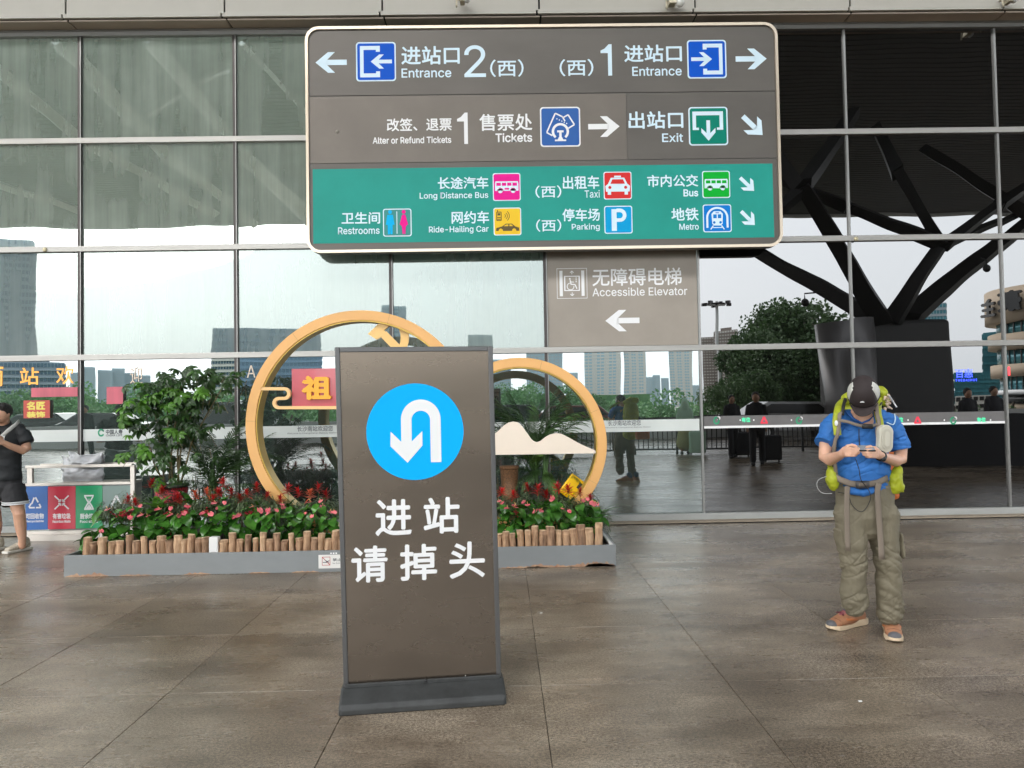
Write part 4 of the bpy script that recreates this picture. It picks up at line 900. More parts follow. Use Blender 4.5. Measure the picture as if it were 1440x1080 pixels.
# --- pots
def pot(px, ytop, yb, Y, r, m, m2, label, z0=.155):
    t = at(px, ytop, Y); b = at(px, yb, Y); e = tag(empty('plant_pot', (t.x, Y, min(b.z, z0))), label, 'pot'); H = t.z-min(b.z, z0)
    MB().tube([(0,0,0),(0,0,H*.5),(0,0,H-.03)], [r*.72, r*.88, r], 20).build('body', m, e, True)
    MB().tube([(0,0,H-.035),(0,0,H)], [r*1.07, r*1.07], 20).build('rim', m2, e, True)
    return e, t
bp_ = mat('black plastic', (.02,.02,.02), .4)
netm = mat('red netting', (.015,.01,.01), .5, c2=(.5,.03,.04), scale=60); 
for n_ in netm.node_tree.nodes:
    if n_.type == 'VALTORGB': n_.color_ramp.elements[0].position = .46; n_.color_ramp.elements[1].position = .54
pot(241, 680, 704, 7.75, .17, netm, bp_, 'dark pot with red netted side holding the tall umbrella tree')
wov = mat('woven basket', (.06,.03,.015), .7, c2=(.28,.14,.06), scale=70)
pot(716, 655, 690, 7.95, .10, wov, wov, 'brown woven basket pot seen under the white mountain shape')
# --- umbrella tree
def cluster(seed, m, nl=8, L=.105):
    q = random.Random(seed); mb = MB()
    for i in range(nl):
        a = 2*math.pi*i/nl + q.uniform(-.12, .12); v, f = leafv(L*q.uniform(.85, 1.1), .045, 'oval', q.uniform(.5, 1.0), .25, 4, RM(a, q.uniform(-.35, .1), (-math.sin(a)*.012, math.cos(a)*.012, 0))); mb.add(v, f)
    return mb.mesh('leaf_cluster', m, True, clean=False)
CD = [cluster(s, gs) for s in range(3)]; CL = [cluster(s+5, gsl) for s in range(2)]
pb = at(241, 680, 7.75); ut = tag(empty('umbrella_tree', (pb.x, 7.75, pb.z-.02)), 'tall potted umbrella tree with whorled leaves left of the bigger gold ring', 'tree')
oz = ut.location
ell = [((212,562),(24,34),20,0),((232,538),(26,16),15,0),((268,530),(34,14),20,0),((245,560),(44,36),26,0),((318,530),(30,10),8,0),((332,545),(10,16),4,0),((252,570),(34,34),22,0),((290,572),(26,40),18,0),((255,605),(42,26),26,0),((205,598),(20,30),15,0),
       ((212,638),(28,20),13,0),((236,655),(30,22),8,0),((205,560),(18,22),8,1),((255,560),(24,16),9,1),((285,555),(18,12),6,1),((200,600),(12,14),5,1),((212,640),(22,14),7,1),((272,610),(14,9),4,1),((238,676),(10,6),3,1),((302,550),(8,8),3,1),((250,640),(40,40),8,0),((285,650),(24,24),5,0),((228,612),(34,22),10,0)]
for (cx, cy_2), (rx, ry), n_, t in ell:
    for i in range(n_):
        a = rp.uniform(0, 6.28); r = math.sqrt(rp.uniform(0, 1)); d = rp.uniform(-.32, .3) if not t else rp.uniform(-.38, -.15)
        p = at(cx+rx*r*math.cos(a), cy_2+ry*r*math.sin(a), 7.75) - oz; o = inst('leaf_cluster', (CL if t else CD)[i % (2 if t else 3)], ut)
        o.location = (p.x, d, p.z); s = rp.uniform(.6, 1.02); o.scale = (s,)*3; o.rotation_euler = (rp.uniform(.1, 1.1), rp.uniform(-.5, .5), rp.uniform(-.5, .5))
sts = []
for x, y, x2, y2, x3, y3 in ((232,684,226,630,212,560),(238,684,236,610,232,536),(243,684,246,600,255,540),(249,684,256,610,290,545),(252,684,250,620,262,590),(254,680,270,620,320,532),(236,684,216,650,206,620)):
    P3 = [at(a, b, 7.75)-oz for a, b in ((x, y), (x2, y2), (x3, y3))]; pts = [P3[0], P3[0].lerp(P3[1], .5)+Vector((rp.uniform(-.02,.02), rp.uniform(-.05,.05), 0)), P3[1], P3[1].lerp(P3[2], .5)+Vector((.01,0,.02)), P3[2]]
    MB().tube(pts, [.011,.010,.009,.007,.004], 6).build('stem', stm, ut, True)
mb = MB()
for i in range(60):
    a = rp.choice(ell); c = at(a[0][0]+rp.uniform(-1,1)*a[1][0], a[0][1]+rp.uniform(-1,1)*a[1][1], 7.75)-oz; c.y = rp.uniform(-.2,.2)
    mb.tube([c, c+Vector((rp.uniform(-.12,.12), rp.uniform(-.1,.1), -rp.uniform(.05,.18)))], .0028, 3)
mb.build('twigs', stm, ut)['kind'] = 'stuff'
# --- palms
def frond(seed, L, droop, n=30, leaf=.20, w_=.016, m=None):
    q = random.Random(seed); mb = MB(); pts = []; y = z = 0; th = 0
    for i in range(n+1):
        pts.append(Vector((0, y, z))); th += droop/n*(i/n*1.6+.2); y += L/n*math.cos(th); z -= L/n*math.sin(th)
    mb.tube(pts[::3], [.006*(1-.8*i/(n/3)) for i in range(len(pts[::3]))], 4)
    for i in range(int(n*.2), n+1):
        t = i/n; d = (pts[min(i+1, n)]-pts[max(i-1, 0)]).normalized(); pit = math.atan2(d.z, d.y)
        ll = leaf*math.sin(math.pi*min(.97, .25+t*.72))**.7*q.uniform(.9, 1.1)
        for s in (-1, 1):
            v, f = leafv(ll, w_, 'strap', q.uniform(.5, 1.2), .3, 3, Matrix.Translation(pts[i]) @ Matrix.Rotation(pit, 4, 'X') @ Matrix.Rotation(-s*(1.05-.55*t), 4, 'Z') @ Matrix.Rotation(.15+q.uniform(-.15,.15), 4, 'X')); mb.add(v, f)
    return mb.mesh('frond', m, True, clean=False)
FD = [frond(s, 1.0, d, m=gpa) for s, d in ((1, .9), (2, 1.4), (3, .5))]; FL = [frond(7, 1.0, 1.0, m=gpl)]
def palm(px, py, Y, base_z, spec, label):
    p = at(px, py, Y); e = tag(empty('potted_palm', (p.x, Y, base_z)), label, 'palm')
    for i, (a, el, L, t) in enumerate(spec):
        o = inst('frond', (FD + FL)[t], e); o.rotation_euler = (el, rp.uniform(-.3, .3), a); o.scale = (L,)*3; o.location = (rp.uniform(-.04, .04), rp.uniform(-.04, .04), rp.uniform(.0, .12))
    for k in range(5): MB().tube([(rp.uniform(-.05,.05), rp.uniform(-.05,.05), -.1), (rp.uniform(-.03,.03), 0, .25)], [.012, .008], 6).build('stem', gst, e)
    return e
ra = lambda: rp.uniform(-2.1, 2.1)
sp = [(ra(), rp.uniform(.75, 1.35), rp.uniform(.7, 1.0), i % 3) for i in range(20)] + [(-1.5, .5, .75, 0), (-1.2, .8, .9, 1), (1.3, .9, .8, 0), (-1.8, .2, .7, 2), (3.0, .9, .7, 1), (2.8, .5, .7, 0)]
palm(300, 690, 8.0, .62, sp, 'dark green feathery palm between the umbrella tree and the bigger gold ring')
sp = [(ra(), rp.uniform(.9, 1.45), rp.uniform(.75, 1.1), i % 3) for i in range(30)] + [(-1.4, .6, .8, 0), (-1.6, .9, .85, 1), (-1.3, .3, .7, 2), (1.4, .8, .7, 0), (1.6, .4, .65, 1), (3.3, .7, .6, 3), (2.7, 1.2, .6, 3), (3.6, 1.1, .55, 3)]
palm(752, 690, 8.1, .72, sp, 'feathery palm behind the smaller gold ring and the white mountain shape')
sp = [(3.14+rp.uniform(-.25,.25), -.55, .42, 3), (3.5, -.3, .5, 3), (2.5, -.2, .5, 0), (2.2, .1, .5, 1), (4.0, .1, .5, 0), (3.0, .2, .45, 1), (4.5,.4,.4,0), (1.6,.3,.45,2)]
palm(768, 652, 8.05, .74, sp, 'light green palm fronds hanging below the white mountain shape')
# leafy filler behind ring 2 and at the back of the bed
BX = ([275,310,340,400,440,188], [700,735,790,815,830,770])
BM2 = [bushmesh(s+20, .24, .34, 420) for s in range(2)]
for i, (x, y, Y) in enumerate(((700,672,8.1),(735,672,8.15),(790,665,8.1),(815,672,8.15),(275,668,8.2),(310,676,8.2),(340,690,8.0),(400,706,8.1),(440,708,8.1),(830,712,7.9),(188,690,8.1),(770,690,7.9))):
    p = at(x, y, Y); e = tag(empty('back_bush', (p.x, Y, SOIL)), ('dark leafy bush, number %s at the back ' % 'one two three four five six'.split()[sorted(BX[x > 480]).index(x)]) + ('inside the smaller gold ring' if x > 480 else 'near the umbrella tree'), 'bush', 'bushes at the back of the bed ' + ('right' if x > 480 else 'left'))
    o = inst('foliage', BM2[i % 2], e); o.location.z = p.z-SOIL-.28; o['kind'] = 'stuff'; MB().tube([(0,0,0),(0,0,p.z-SOIL)], [.01,.004], 5).build('stem', stm, e)
# ================================================================== PEOPLE
def blob(name, mb, voxel, m, par, smooth=4, disp=None, M=None):
    me = mb.mesh(name, m); o = bpy.data.objects.new(name, me); COL.objects.link(o)
    r = o.modifiers.new('r', 'REMESH'); r.mode = 'VOXEL'; r.voxel_size = voxel
    s = o.modifiers.new('s', 'SMOOTH'); s.iterations = smooth; s.factor = .5
    bpy.context.view_layer.update()
    m2 = bpy.data.meshes.new_from_object(o.evaluated_get(bpy.context.evaluated_depsgraph_get())); o.modifiers.clear(); o.data = m2; m2.name = name
    if disp:
        n = len(m2.vertices); c = np.empty(n*3, 'f'); m2.vertices.foreach_get('co', c); c = c.reshape(-1, 3)
        nr = np.empty(n*3, 'f'); m2.vertices.foreach_get('normal', nr); nr = nr.reshape(-1, 3)
        d = np.array([disp(Vector(p)) for p in c.tolist()], 'f'); m2.vertices.foreach_set('co', (c + nr*d[:, None]).ravel())
    m2.polygons.foreach_set('use_smooth', [True]*len(m2.polygons)); m2.materials.clear(); m2.materials.append(m); m2.update()
    o.parent = par; return o
def limb(mb, pts, n=14, side=None):
    """pts: (x,y,z,rx,ry) with rounded ends"""
    P = [Vector(p[:3]) for p in pts]; r = [(p[3], p[4] if len(p) > 4 else p[3]) for p in pts]
    a = (P[0]-P[1]).normalized(); b = (P[-1]-P[-2]).normalized()
    def capx(p, d, q): m_ = min(q); return [(p+d*m_*k1, (q[0]*k2, q[1]*k2)) for k1, k2 in ((.45, .88), (.8, .58), (.97, .22))]
    A = capx(P[0], a, r[0])[::-1]; B = capx(P[-1], b, r[-1])
    mb.tube([x for x, _ in A] + P + [x for x, _ in B], [x for _, x in A] + r + [x for _, x in B], n, True, side)
skin = mat('skin', (.62, .36, .25), .5, trans=.12, var=.06, scale=25); skin2 = mat('tanned skin', (.58, .33, .22), .5, trans=.12, var=.06, scale=25)
# ---------------------------------------------------- the backpacker
MO = Vector((2.345, 4.60, 0)); man = tag(empty('person', MO), 'man in a black cap, blue T-shirt and olive trousers looking down at his phone', 'person')
def mp(x, y, d=0.0): p = at(x, y, MO.y+d); return (p.x-MO.x, d, p.z)
def cl_noise(fx, fy, fz, amp): return lambda p: amp*(noise.noise((p.x*fx, p.y*fy, p.z*fz)) + .5*noise.noise((p.x*fx*2.3, p.y*fy*2, p.z*fz*1.9+7)))
mb = MB()
# head bowed, neck, arms and hands as one body
hx, _, hz = mp(1206, 552)
HM = Matrix.Translation((hx, -.075, hz-.01)) @ Matrix.Rotation(R(-29), 4, 'Z') @ Matrix.Rotation(R(46), 4, 'X')     # bowed head, facing the camera side
def hb(c, r, n=10, k=8): mb.ball(HM @ Vector(c), r, n, k, HM.to_3x3().to_4x4())
hb((0, 0, 0), (.074, .094, .105), 20, 14); hb((0, -.040, -.065), (.055, .052, .05), 16, 10); hb((0, -.105, -.028), (.012, .018, .020))   # skull, jaw, nose
for s_ in (-1, 1): hb((s_*.030, -.088, .0), (.013, .008, .008)); hb((s_*.077, .01, -.02), (.010, .02, .032))                             # eyelids, ears
hb((0, -.088, -.066), (.022, .012, .007))                                                                                               # mouth
nb_ = mp(1213, 592); limb(mb, [(hx, -.045, hz-.05, .054, .056), (nb_[0], -.01, nb_[2]+.0, .062, .062), (nb_[0], .02, nb_[2]-.06, .10, .07)])
def P5(x, y, d, r, r2=None): q = mp(x, y, d); return (*q, r, r2 or r)
# upper body core hidden by the shirt
limb(mb, [P5(1212, 600, .03, .13, .08), P5(1213, 640, .02, .135, .09), P5(1214, 680, .02, .13, .09)], side=(1,0,0))
limb(mb, [P5(1178, 598, .02, .05), P5(1161, 625, -.0, .042), P5(1160, 643, -.03, .039), P5(1167, 646, -.08, .042), P5(1180, 641, -.19, .030, .028), P5(1184, 638, -.235, .025, .024)])
limb(mb, [P5(1252, 598, .02, .05), P5(1267, 628, -.0, .042), P5(1266, 646, -.03, .039), P5(1260, 648, -.08, .038), P5(1242, 643, -.19, .031, .028), P5(1237, 640, -.235, .026, .024)])
for s, (wx, wy), (kx, ky) in ((1, (1184, 638), (1193, 635)), (-1, (1237, 640), (1229, 637))):
    limb(mb, [P5(wx, wy, -.235, .026, .022), P5((wx+kx)/2, (wy+ky)/2-1, -.262, .034, .02), P5(kx, ky-1, -.275, .033, .018)], side=(0,0,1))
    # four fingers curled under the phone, unequal lengths
    for i, (dy, L, r) in enumerate(((-2.6, 15.5, .0092), (.8, 17, .0095), (4.0, 15.5, .009), (6.8, 12, .0082))):
        x0 = kx - s*1; y0 = ky + dy - 1
        limb(mb, [P5(x0-s*3, y0-.3, -.285, r*1.15), P5(x0+s*L*.32, y0-.2, -.312, r*1.1), P5(x0+s*L*.68, y0+.1, -.314, r), P5(x0+s*L, y0-.6, -.300, r*.88)], 10)
    # thumb from the side of the palm, over the phone
    limb(mb, [P5(wx+s*3, wy-4, -.25, .014), P5(kx-s*1, ky-7.5, -.272, .0125), P5(kx+s*5, ky-9.0, -.285, .0112), P5(kx+s*10, ky-7.6, -.292, .0095)], 10)
body = blob('body', mb, .0036, skin, man, 3)
# T-shirt
blue = mat('blue jersey', (.02, .135, .42), .7, var=.08, scale=30, bump=.0003, bscale=500)
mb = MB()
limb(mb, [P5(1212, 594, .025, .12, .072), P5(1212, 606, .02, .170, .098), P5(1213, 630, .0, .168, .112), P5(1214, 655, -.01, .168, .114), P5(1215, 674, -.01, .174, .118), P5(1216, 684, -.01, .165, .114)], 24, side=(1,0,0))
limb(mb, [P5(1192, 588, .03, .065, .065), P5(1176, 594, .02, .072, .07), P5(1168, 603, .01, .068, .066)], side=(0,1,0)); limb(mb, [P5(1236, 588, .03, .065, .065), P5(1250, 595, .02, .072, .07), P5(1257, 606, .01, .068, .066)], side=(0,1,0))
a, b, c = (Vector(mp(1168, 604, .01)), Vector(mp(1161, 618, -.0)), Vector(mp(1157, 624, -.01)))
mb.tube([a, b, c], [(.070,.062), (.070,.059), (.072,.060)], 16, True, (0,1,0))
a, b, c = (Vector(mp(1258, 606, .01)), Vector(mp(1263, 619, -.0)), Vector(mp(1266.5, 633, -.01)))
mb.tube([a, b, c], [(.070,.064), (.072,.062), (.074,.062)], 16, True, (0,1,0))
def shirt_d(p):
    t = noise.noise((p.x*5, p.y*6, p.z*9))*.008 + noise.noise((p.x*9+p.z*7, p.y*8, p.z*16+3))*.006
    t += .010*max(0, 1-abs(p.z-1.10)/.12)*noise.noise((p.x*4+9, p.y*4, p.z*34))
    t += -.008*max(0, 1-abs(noise.noise((p.x*5+p.z*4, p.y*4, p.z*9-p.x*6+2)))*9) - .005*max(0, 1-abs(noise.noise((p.x*9-p.z*8, p.y*6, p.z*14+8)))*9); return t
shirt = blob('t_shirt', mb, .005, blue, man, 3, shirt_d)
mb = MB(); nk = mp(1213, 583); ncc = Vector((nk[0], -.02, nk[2]-.02)); pts = []
# neckline: skin V shows above the collar
vn = MB(); limb(vn, [P5(1207, 577, -.055, .052, .03), P5(1211, 586, -.068, .046, .016), P5(1213, 592, -.070, .020, .010)], side=(1,0,0)); blob('throat', vn, .004, skin, man, 3)
cp = [mp(1189, 577, -.03), mp(1194, 583, -.065), mp(1202, 590, -.085), mp(1212, 595, -.090), mp(1222, 591, -.085), mp(1231, 582, -.065), mp(1236, 575, -.03)]
MB().tube(cp, .0065, 8).build('collar', mat('navy collar', (.008, .07, .26), .7), man, True)
# hem tail of the shirt below the belt
blob('shirt_tail', (lambda q: (limb(q, [P5(1196, 690, -.13, .02, .03), P5(1212, 693, -.14, .03, .035), P5(1226, 689, -.13, .02, .03)], side=(0,0,1)), q)[1])(MB()), .006, blue, man, 2, cl_noise(14, 14, 14, .008))
# trousers
olive = mat('olive trousers', (.165, .145, .098), .75, var=.06, scale=25, bump=.0003, bscale=400)
mb = MB()
limb(mb, [P5(1216, 684, .0, .185, .125), P5(1217, 705, .0, .184, .125), P5(1218, 725, .0, .187, .125), P5(1218, 736, .0, .180, .115)], 22, side=(1,0,0))
limb(mb, [P5(1196, 722, .0, .104, .11), P5(1198, 760, -.01, .090, .098), P5(1201, 790, -.02, .080, .088), P5(1201, 820, .0, .078, .085), P5(1201, 838, .015, .084, .088), P5(1202, 849, .02, .080, .084)], 20, side=(1,0,0))
limb(mb, [P5(1240, 722, .0, .104, .11), P5(1244, 762, -.01, .090, .098), P5(1248, 795, -.02, .078, .088), P5(1250, 830, .0, .076, .084), P5(1251, 852, .015, .080, .086), P5(1251, 864, .02, .078, .082)], 20, side=(1,0,0))
def tr_d(p):
    k = max(0, 1-abs(p.z-.50)/.16) + max(0, 1-abs(p.z-.20)/.16)*1.6 + .35
    sx = 1 if p.x > -.02 else -1
    f = noise.noise((p.x*6, p.y*6, p.z*26 + sx*p.x*14))*.007*k + noise.noise((p.x*10+5, p.y*9, p.z*9))*.009 + noise.noise((p.x*22, p.y*20, p.z*40))*.003*k
    f += -.007*max(0, 1-abs(noise.noise((p.x*4+2, p.y*4, p.z*13+sx*p.x*11)))*11)*min(k, 1.3)
    f += -.003*max(0, 1-abs(noise.noise((p.x*9+6, p.y*5, p.z*24-sx*p.x*16)))*7)*min(k, 1.2) - .003*max(0, 1-abs(noise.noise((p.x*14, p.y*6, p.z*3+4)))*7)
    return f
blob('trousers', mb, .0048, olive, man, 3, tr_d)
for q_ in ((P5(1178, 745, -.0, .014, .06), P5(1183, 775, -.0, .016, .065)), (P5(1263, 750, .0, .014, .06), P5(1265, 782, -.0, .016, .065))): pkt = MB(); limb(pkt, q_, side=(1,0,0)); blob('cargo_pocket', pkt, .007, olive, man, 2, cl_noise(12, 12, 20, .006))
# boots
tan = mat('tan suede', (.38, .175, .09), .7, var=.12, scale=30); solem = mat('cream sole', (.66, .52, .36), .6); rub = mat('grey rubber toe', (.10, .10, .11), .6); lace = mat('maroon lace', (.22, .03, .06), .6); navy = mat('blue ankle', (.04, .08, .16), .7, var=.2, scale=40)
def boot(ax, ay, ang, label):
    g_ = gp(ax, ay, 0)-MO; e = empty('boot'); e.parent = man; e.location = (g_.x+.05*math.sin(ang), g_.y-.05*math.cos(ang), 0); e.rotation_euler = (0, 0, ang); e['label'] = label
    q = MB(); limb(q, [(0,.10,.062,.042,.045), (0,.02,.068,.046,.052), (0,-.06,.058,.050,.040), (0,-.125,.045,.050,.028), (0,-.16,.040,.040,.022)], side=(1,0,0)); limb(q, [(0,.07,.07,.042,.05), (0,.06,.12,.043,.05), (0,.06,.15,.044,.05)], side=(1,0,0)); blob('upper', q, .004, tan, e, 2)
    s_ = []; 
    for y_, w_ in ((.15,.028),(.12,.040),(.05,.040),(-.02,.044),(-.10,.054),(-.15,.050),(-.185,.034),(-.198,.015)): s_.append((w_, y_))
    out = [(x, y) for x, y in s_] + [(-x, y) for x, y in reversed(s_)]
    vs = [(x, y, .002+ (.012 if y < -.17 else 0)) for x, y in out] + [(x*1.04, y, .034 if y < -.1 else .042 if y > .03 else .030) for x, y in out]; n = len(out)
    MB().add(vs, [tuple(range(n)), tuple(range(2*n-1, n-1, -1))] + [(i, (i+1) % n, n+(i+1) % n, n+i) for i in range(n)]).build('sole', solem, e, bevel=.004)
    MB().ball((0, -.165, .038), (.040, .034, .026), 14, 8).build('toe_cap', rub, e, True)
    q = MB()
    for k in range(5): y_ = -.075+.026*k; z_ = .082+.011*k; q.tube([(-.030, y_, z_-.006), (0, y_-.006, z_+.012), (.030, y_+.010, z_-.002)], .0045, 6)
    q.tube([(0,-.07,.10), (-.04,-.08,.095), (-.02,-.06,.10), (.03,-.09,.09), (.0,-.06,.105)], .003, 5); q.build('laces', lace, e, True)
    q = MB(); limb(q, [(0,.0,.112,.030,.022), (0,-.05,.092,.026,.018), (0,-.085,.075,.020,.014)], side=(1,0,0)); blob('tongue', q, .004, mat('dusty red mesh', (.28, .09, .09), .8, var=.3, scale=60), e, 2)
    for s_ in (-1, 1): MB().tube([(s_*.040, .03, .05), (s_*.046, -.03, .06), (s_*.040, -.075, .066), (s_*.026, -.10, .066)], [.004, .010, .010, .004], 8).build('side_overlay', mat('orange overlay', (.50, .17, .06), .7), e, True)
    MB().tube([(-.05, -.118, .040), (-.035, -.128, .064), (0, -.134, .074), (.035, -.128, .064), (.05, -.118, .040)], .0035, 6).build('seam', mat('dark stitching', (.2, .09, .05), .8), e, True)
    q = MB(); limb(q, [(0,.07,.11,.044,.052), (0,.062,.155,.047,.053)], side=(1,0,0)); limb(q, [(0,-.01,.105,.026,.028), (0,-.045,.092,.024,.02)], side=(1,0,0)); blob('ankle_cuff', q, .005, navy, e, 2)
boot(1202, 879, R(-66), 'boot turned outwards'); boot(1252, 888, R(-22), 'boot pointing straight ahead')
# cap
capm = mat('dark brown cap', (.022, .014, .014), .75, var=.1, scale=40); capg = mat('pale grey cap panel', (.52, .52, .48), .7)
CX, CZ_ = mp(1206.5, 547)[0], mp(1206.5, 547)[2]
cap = empty('cap'); cap.parent = man; cap.location = HM @ Vector((0, 0, .022)); cap.rotation_euler = (R(50), 0, R(-30))
vs = []; fs = []; n = 32; K = 12
for i in range(K+1):
    ph = math.pi/2*i/K
    for j in range(n):
        t = 2*math.pi*j/n; r = math.cos(ph)**.82; vs.append((.093*r*math.cos(t), .112*r*math.sin(t), -.03 + .125*math.sin(ph)))
side_ = []; main_ = []
for i in range(K):
    for j in range(n):
        tm_ = 2*math.pi*(j+.5)/n; f = (i*n+j, i*n+(j+1) % n, (i+1)*n+(j+1) % n, (i+1)*n+j)
        cosx = abs(math.cos(tm_)); inside = (cosx > .80 and math.sin(tm_) < .25 and 1 <= i <= 7 - (0 if cosx > .9 else 1)); (side_ if inside else main_).append(f)
def shell(fs_, m, nm): o = MB().add(vs, fs_).build(nm, m, cap, True); s_ = o.modifiers.new('s', 'SOLIDIFY'); s_.thickness = .003; s_.offset = 1; return o
shell(main_, capm, 'crown'); shell(side_, capg, 'side_panel')
# bill
vs2 = []; fs2 = []; n2 = 14; k2 = 6
for i in range(k2+1):
    for j in range(n2+1):
        u = -1+2*j/n2; a = R(-90)+u*R(62); ed = (.098*math.sin(math.acos(max(-1, min(1, u*.84))))) ; r = i/k2
        bx_ = .093*math.cos(a)*1.0; by = .112*math.sin(a); L = .078*(1-abs(u)**2.6)
        vs2.append((bx_*(1-.06*r), by - L*r, -.028 - .012*abs(u)**2*3*r*0 - .020*u*u + .010*r*(1-u*u)))
for i in range(k2):
    for j in range(n2): a = i*(n2+1)+j; fs2.append((a, a+1, a+n2+2, a+n2+1))
o = MB().add(vs2, fs2).build('bill', capm, cap, True); s_ = o.modifiers.new('s', 'SOLIDIFY'); s_.thickness = .004
ph = .42; lg_ = MB(); lg_.prism([(-.013, 0), (.013, 0), (.010, .005), (0, .009), (-.010, .005)], -.002, .002); o = lg_.build('logo', whl, cap); o.location = (-.004, -.112*math.cos(ph)**.82-.0045, -.03+.125*math.sin(ph)); o.rotation_euler = (-.35, 0, 0)
# hair at the sides
q = MB(); q.ball(HM @ Vector((0, .035, .0)), (.080, .08, .085), 20, 14, HM.to_3x3().to_4x4()); blob('hair', q, .005, mat('black hair', (.012, .01, .009), .6), man, 2)
# phone
phn = tag(MB().box(-.074, -.004, -.037, .074, .004, .037).build('phone', mat('phone black', (.012,.012,.014), .15), bevel=.003), 'black smartphone held level in both hands by the man in the blue T-shirt', 'phone')
pp = Vector(mp(1211, 630.5, -.282)) + MO; phn.location = pp; phn.rotation_euler = (R(-68), R(1), R(-12))
pc = MB().box(-.07, -.0055, -.033, .07, -.0042, .033).build('screen', mat('phone screen', (.25, .27, .3), .1), phn)
# watch
q = MB(); wv = [Vector(mp(1240.5, 636, -.205)), Vector(mp(1237, 645.5, -.21))]
wc = Vector(mp(1239, 641.5, -.215)); wd = (Vector(mp(1242, 643, -.19))-Vector(mp(1237, 640, -.235))).normalized()
q.tube([wc-wd*.011, wc+wd*.011], .033, 18, side=(0,0,1)); q.ball(wc+Vector((0,-.026,-.014)), (.018,.012,.018)); q.build('wristwatch', mat('watch black', (.01,.01,.01), .4), man, True)
# ---- rucksack
lime = mat('lime nylon', (.33, .37, .012), .55, var=.15, scale=22, bump=.0012, bscale=26); limd = mat('shaded lime nylon', (.27, .36, .015), .55); strapm = mat('taupe webbing', (.20, .165, .13), .8, bump=.0003, bscale=400); blk = mat('black webbing', (.012,.012,.012), .6)
RK = tag(empty('rucksack', MO), 'lime green hiking rucksack worn by the man in the blue T-shirt', 'rucksack')
q = MB(); limb(q, [P5(1212, 575, .22, .13, .09), P5(1213, 600, .22, .15, .11), P5(1214, 650, .22, .155, .12), P5(1214, 690, .2, .15, .11)], 20, side=(1,0,0))
limb(q, [P5(1192, 562, .20, .045, .05), P5(1212, 556, .22, .075, .06), P5(1236, 554, .20, .058, .055)], 16, side=(0,0,1)); blob('pack', q, .008, lime, RK, 3, cl_noise(11, 11, 15, .010))
q = MB(); limb(q, [P5(1228, 548, .12, .035, .04), P5(1241, 552, .12, .03, .04), P5(1246, 568, .12, .022, .03)]); blob('lid', q, .006, lime, RK, 2, cl_noise(20, 20, 20, .006))
def ribbon(pts, w_, m, name, par, th=.004, wdir=(1,0,0), off=0):
    q = MB(); q.tube([Vector(mp(*p)) for p in pts], [(w_/2, th/2)]*len(pts), 4, True, side=wdir)
    return q.build(name, m, par)
def strap(pts, w_, m, name, par=RK, th=.012):
    """rounded flat strap following points (px, py, depth); width across x"""
    P = [Vector(mp(*p)) for p in pts]; fine = []
    for i in range(len(P)-1):
        p0, p1, p2, p3 = P[max(i-1, 0)], P[i], P[i+1], P[min(i+2, len(P)-1)]
        for k in range(4):
            t = k/4; fine.append(.5*((2*p1) + (p2-p0)*t + (2*p0-5*p1+4*p2-p3)*t*t + (3*p1-p0-3*p2+p3)*t**3))
    fine.append(P[-1]); q = MB(); q.tube(fine, [(w_/2, th/2)]*len(fine), 8, True, side=(1,0,0)); return q.build(name, m, par, True)
# shoulder straps: padded lime with taupe webbing
strap([(1188, 562, .08), (1181, 569, .0), (1178, 580, -.088), (1176, 592, -.112), (1177, 603, -.128), (1178, 612, -.135)], .050, lime, 'shoulder_strap', th=.022)
strap([(1236, 560, .08), (1234, 568, .0), (1234, 580, -.088), (1237, 592, -.112), (1238, 603, -.128), (1237, 612, -.135)], .050, lime, 'shoulder_strap', th=.022)
strap([(1184, 570, -.02), (1181, 582, -.108), (1180, 596, -.132), (1178, 610, -.145), (1174, 622, -.14), (1173, 640, -.125), (1176, 668, -.09)], .024, strapm, 'webbing', th=.006)
strap([(1232, 566, -.02), (1233, 580, -.108), (1236, 594, -.132), (1234, 606, -.146), (1236, 622, -.142), (1240, 640, -.13)], .028, strapm, 'webbing', th=.006)
strap([(1189, 560, .02), (1186, 572, -.075), (1185, 584, -.10)], .02, blk, 'load_lifter', th=.006); strap([(1230, 556, .02), (1228, 566, -.075), (1230, 578, -.10), (1240, 566, .0)], .012, blk, 'load_lifter', th=.006)
def hstrap(pts, w_, m, name, th=.006, par=RK): q = MB(); P = [Vector(mp(*p)) for p in pts]; q.tube(P, [(w_/2, th/2)]*len(P), 8, True, side=(0,0,1)); return q.build(name, m, par, True)
hstrap([(1179, 591, -.13), (1192, 593, -.14), (1203, 597, -.145), (1212, 599, -.145), (1222, 599.5, -.145), (1234, 597, -.14)], .020, strapm, 'chest_strap')
hstrap([(1213, 599.5, -.153), (1227, 599.5, -.153)], .030, blk, 'chest_buckle', .012)
hstrap([(1172, 668, -.08), (1180, 674, -.12), (1195, 680, -.142), (1214, 682, -.152), (1234, 679, -.142), (1248, 672, -.11)], .040, strapm, 'hip_belt', .012)
hstrap([(1204, 681.5, -.163), (1222, 681.5, -.163)], .048, mat('buckle grey', (.06,.055,.055), .4), 'hip_buckle', .014); hstrap([(1208, 681.5, -.172), (1218, 681.5, -.172)], .02, strapm, 'buckle_clip', .006)
strap([(1192, 684, -.16), (1191, 700, -.165), (1191, 730, -.15), (1192.5, 775, -.135)], .034, strapm, 'hanging_strap', th=.005); strap([(1236, 680, -.16), (1234, 695, -.165), (1237, 740, -.14), (1240, 787, -.135)], .038, strapm, 'hanging_strap', th=.005)
q = MB(); limb(q, [P5(1169, 664, -.06, .030, .04), P5(1170, 674, -.07, .042, .045), P5(1172, 682, -.07, .036, .04)]); blob('hip_pouch', q, .005, lime, RK, 2, cl_noise(24, 24, 24, .007))
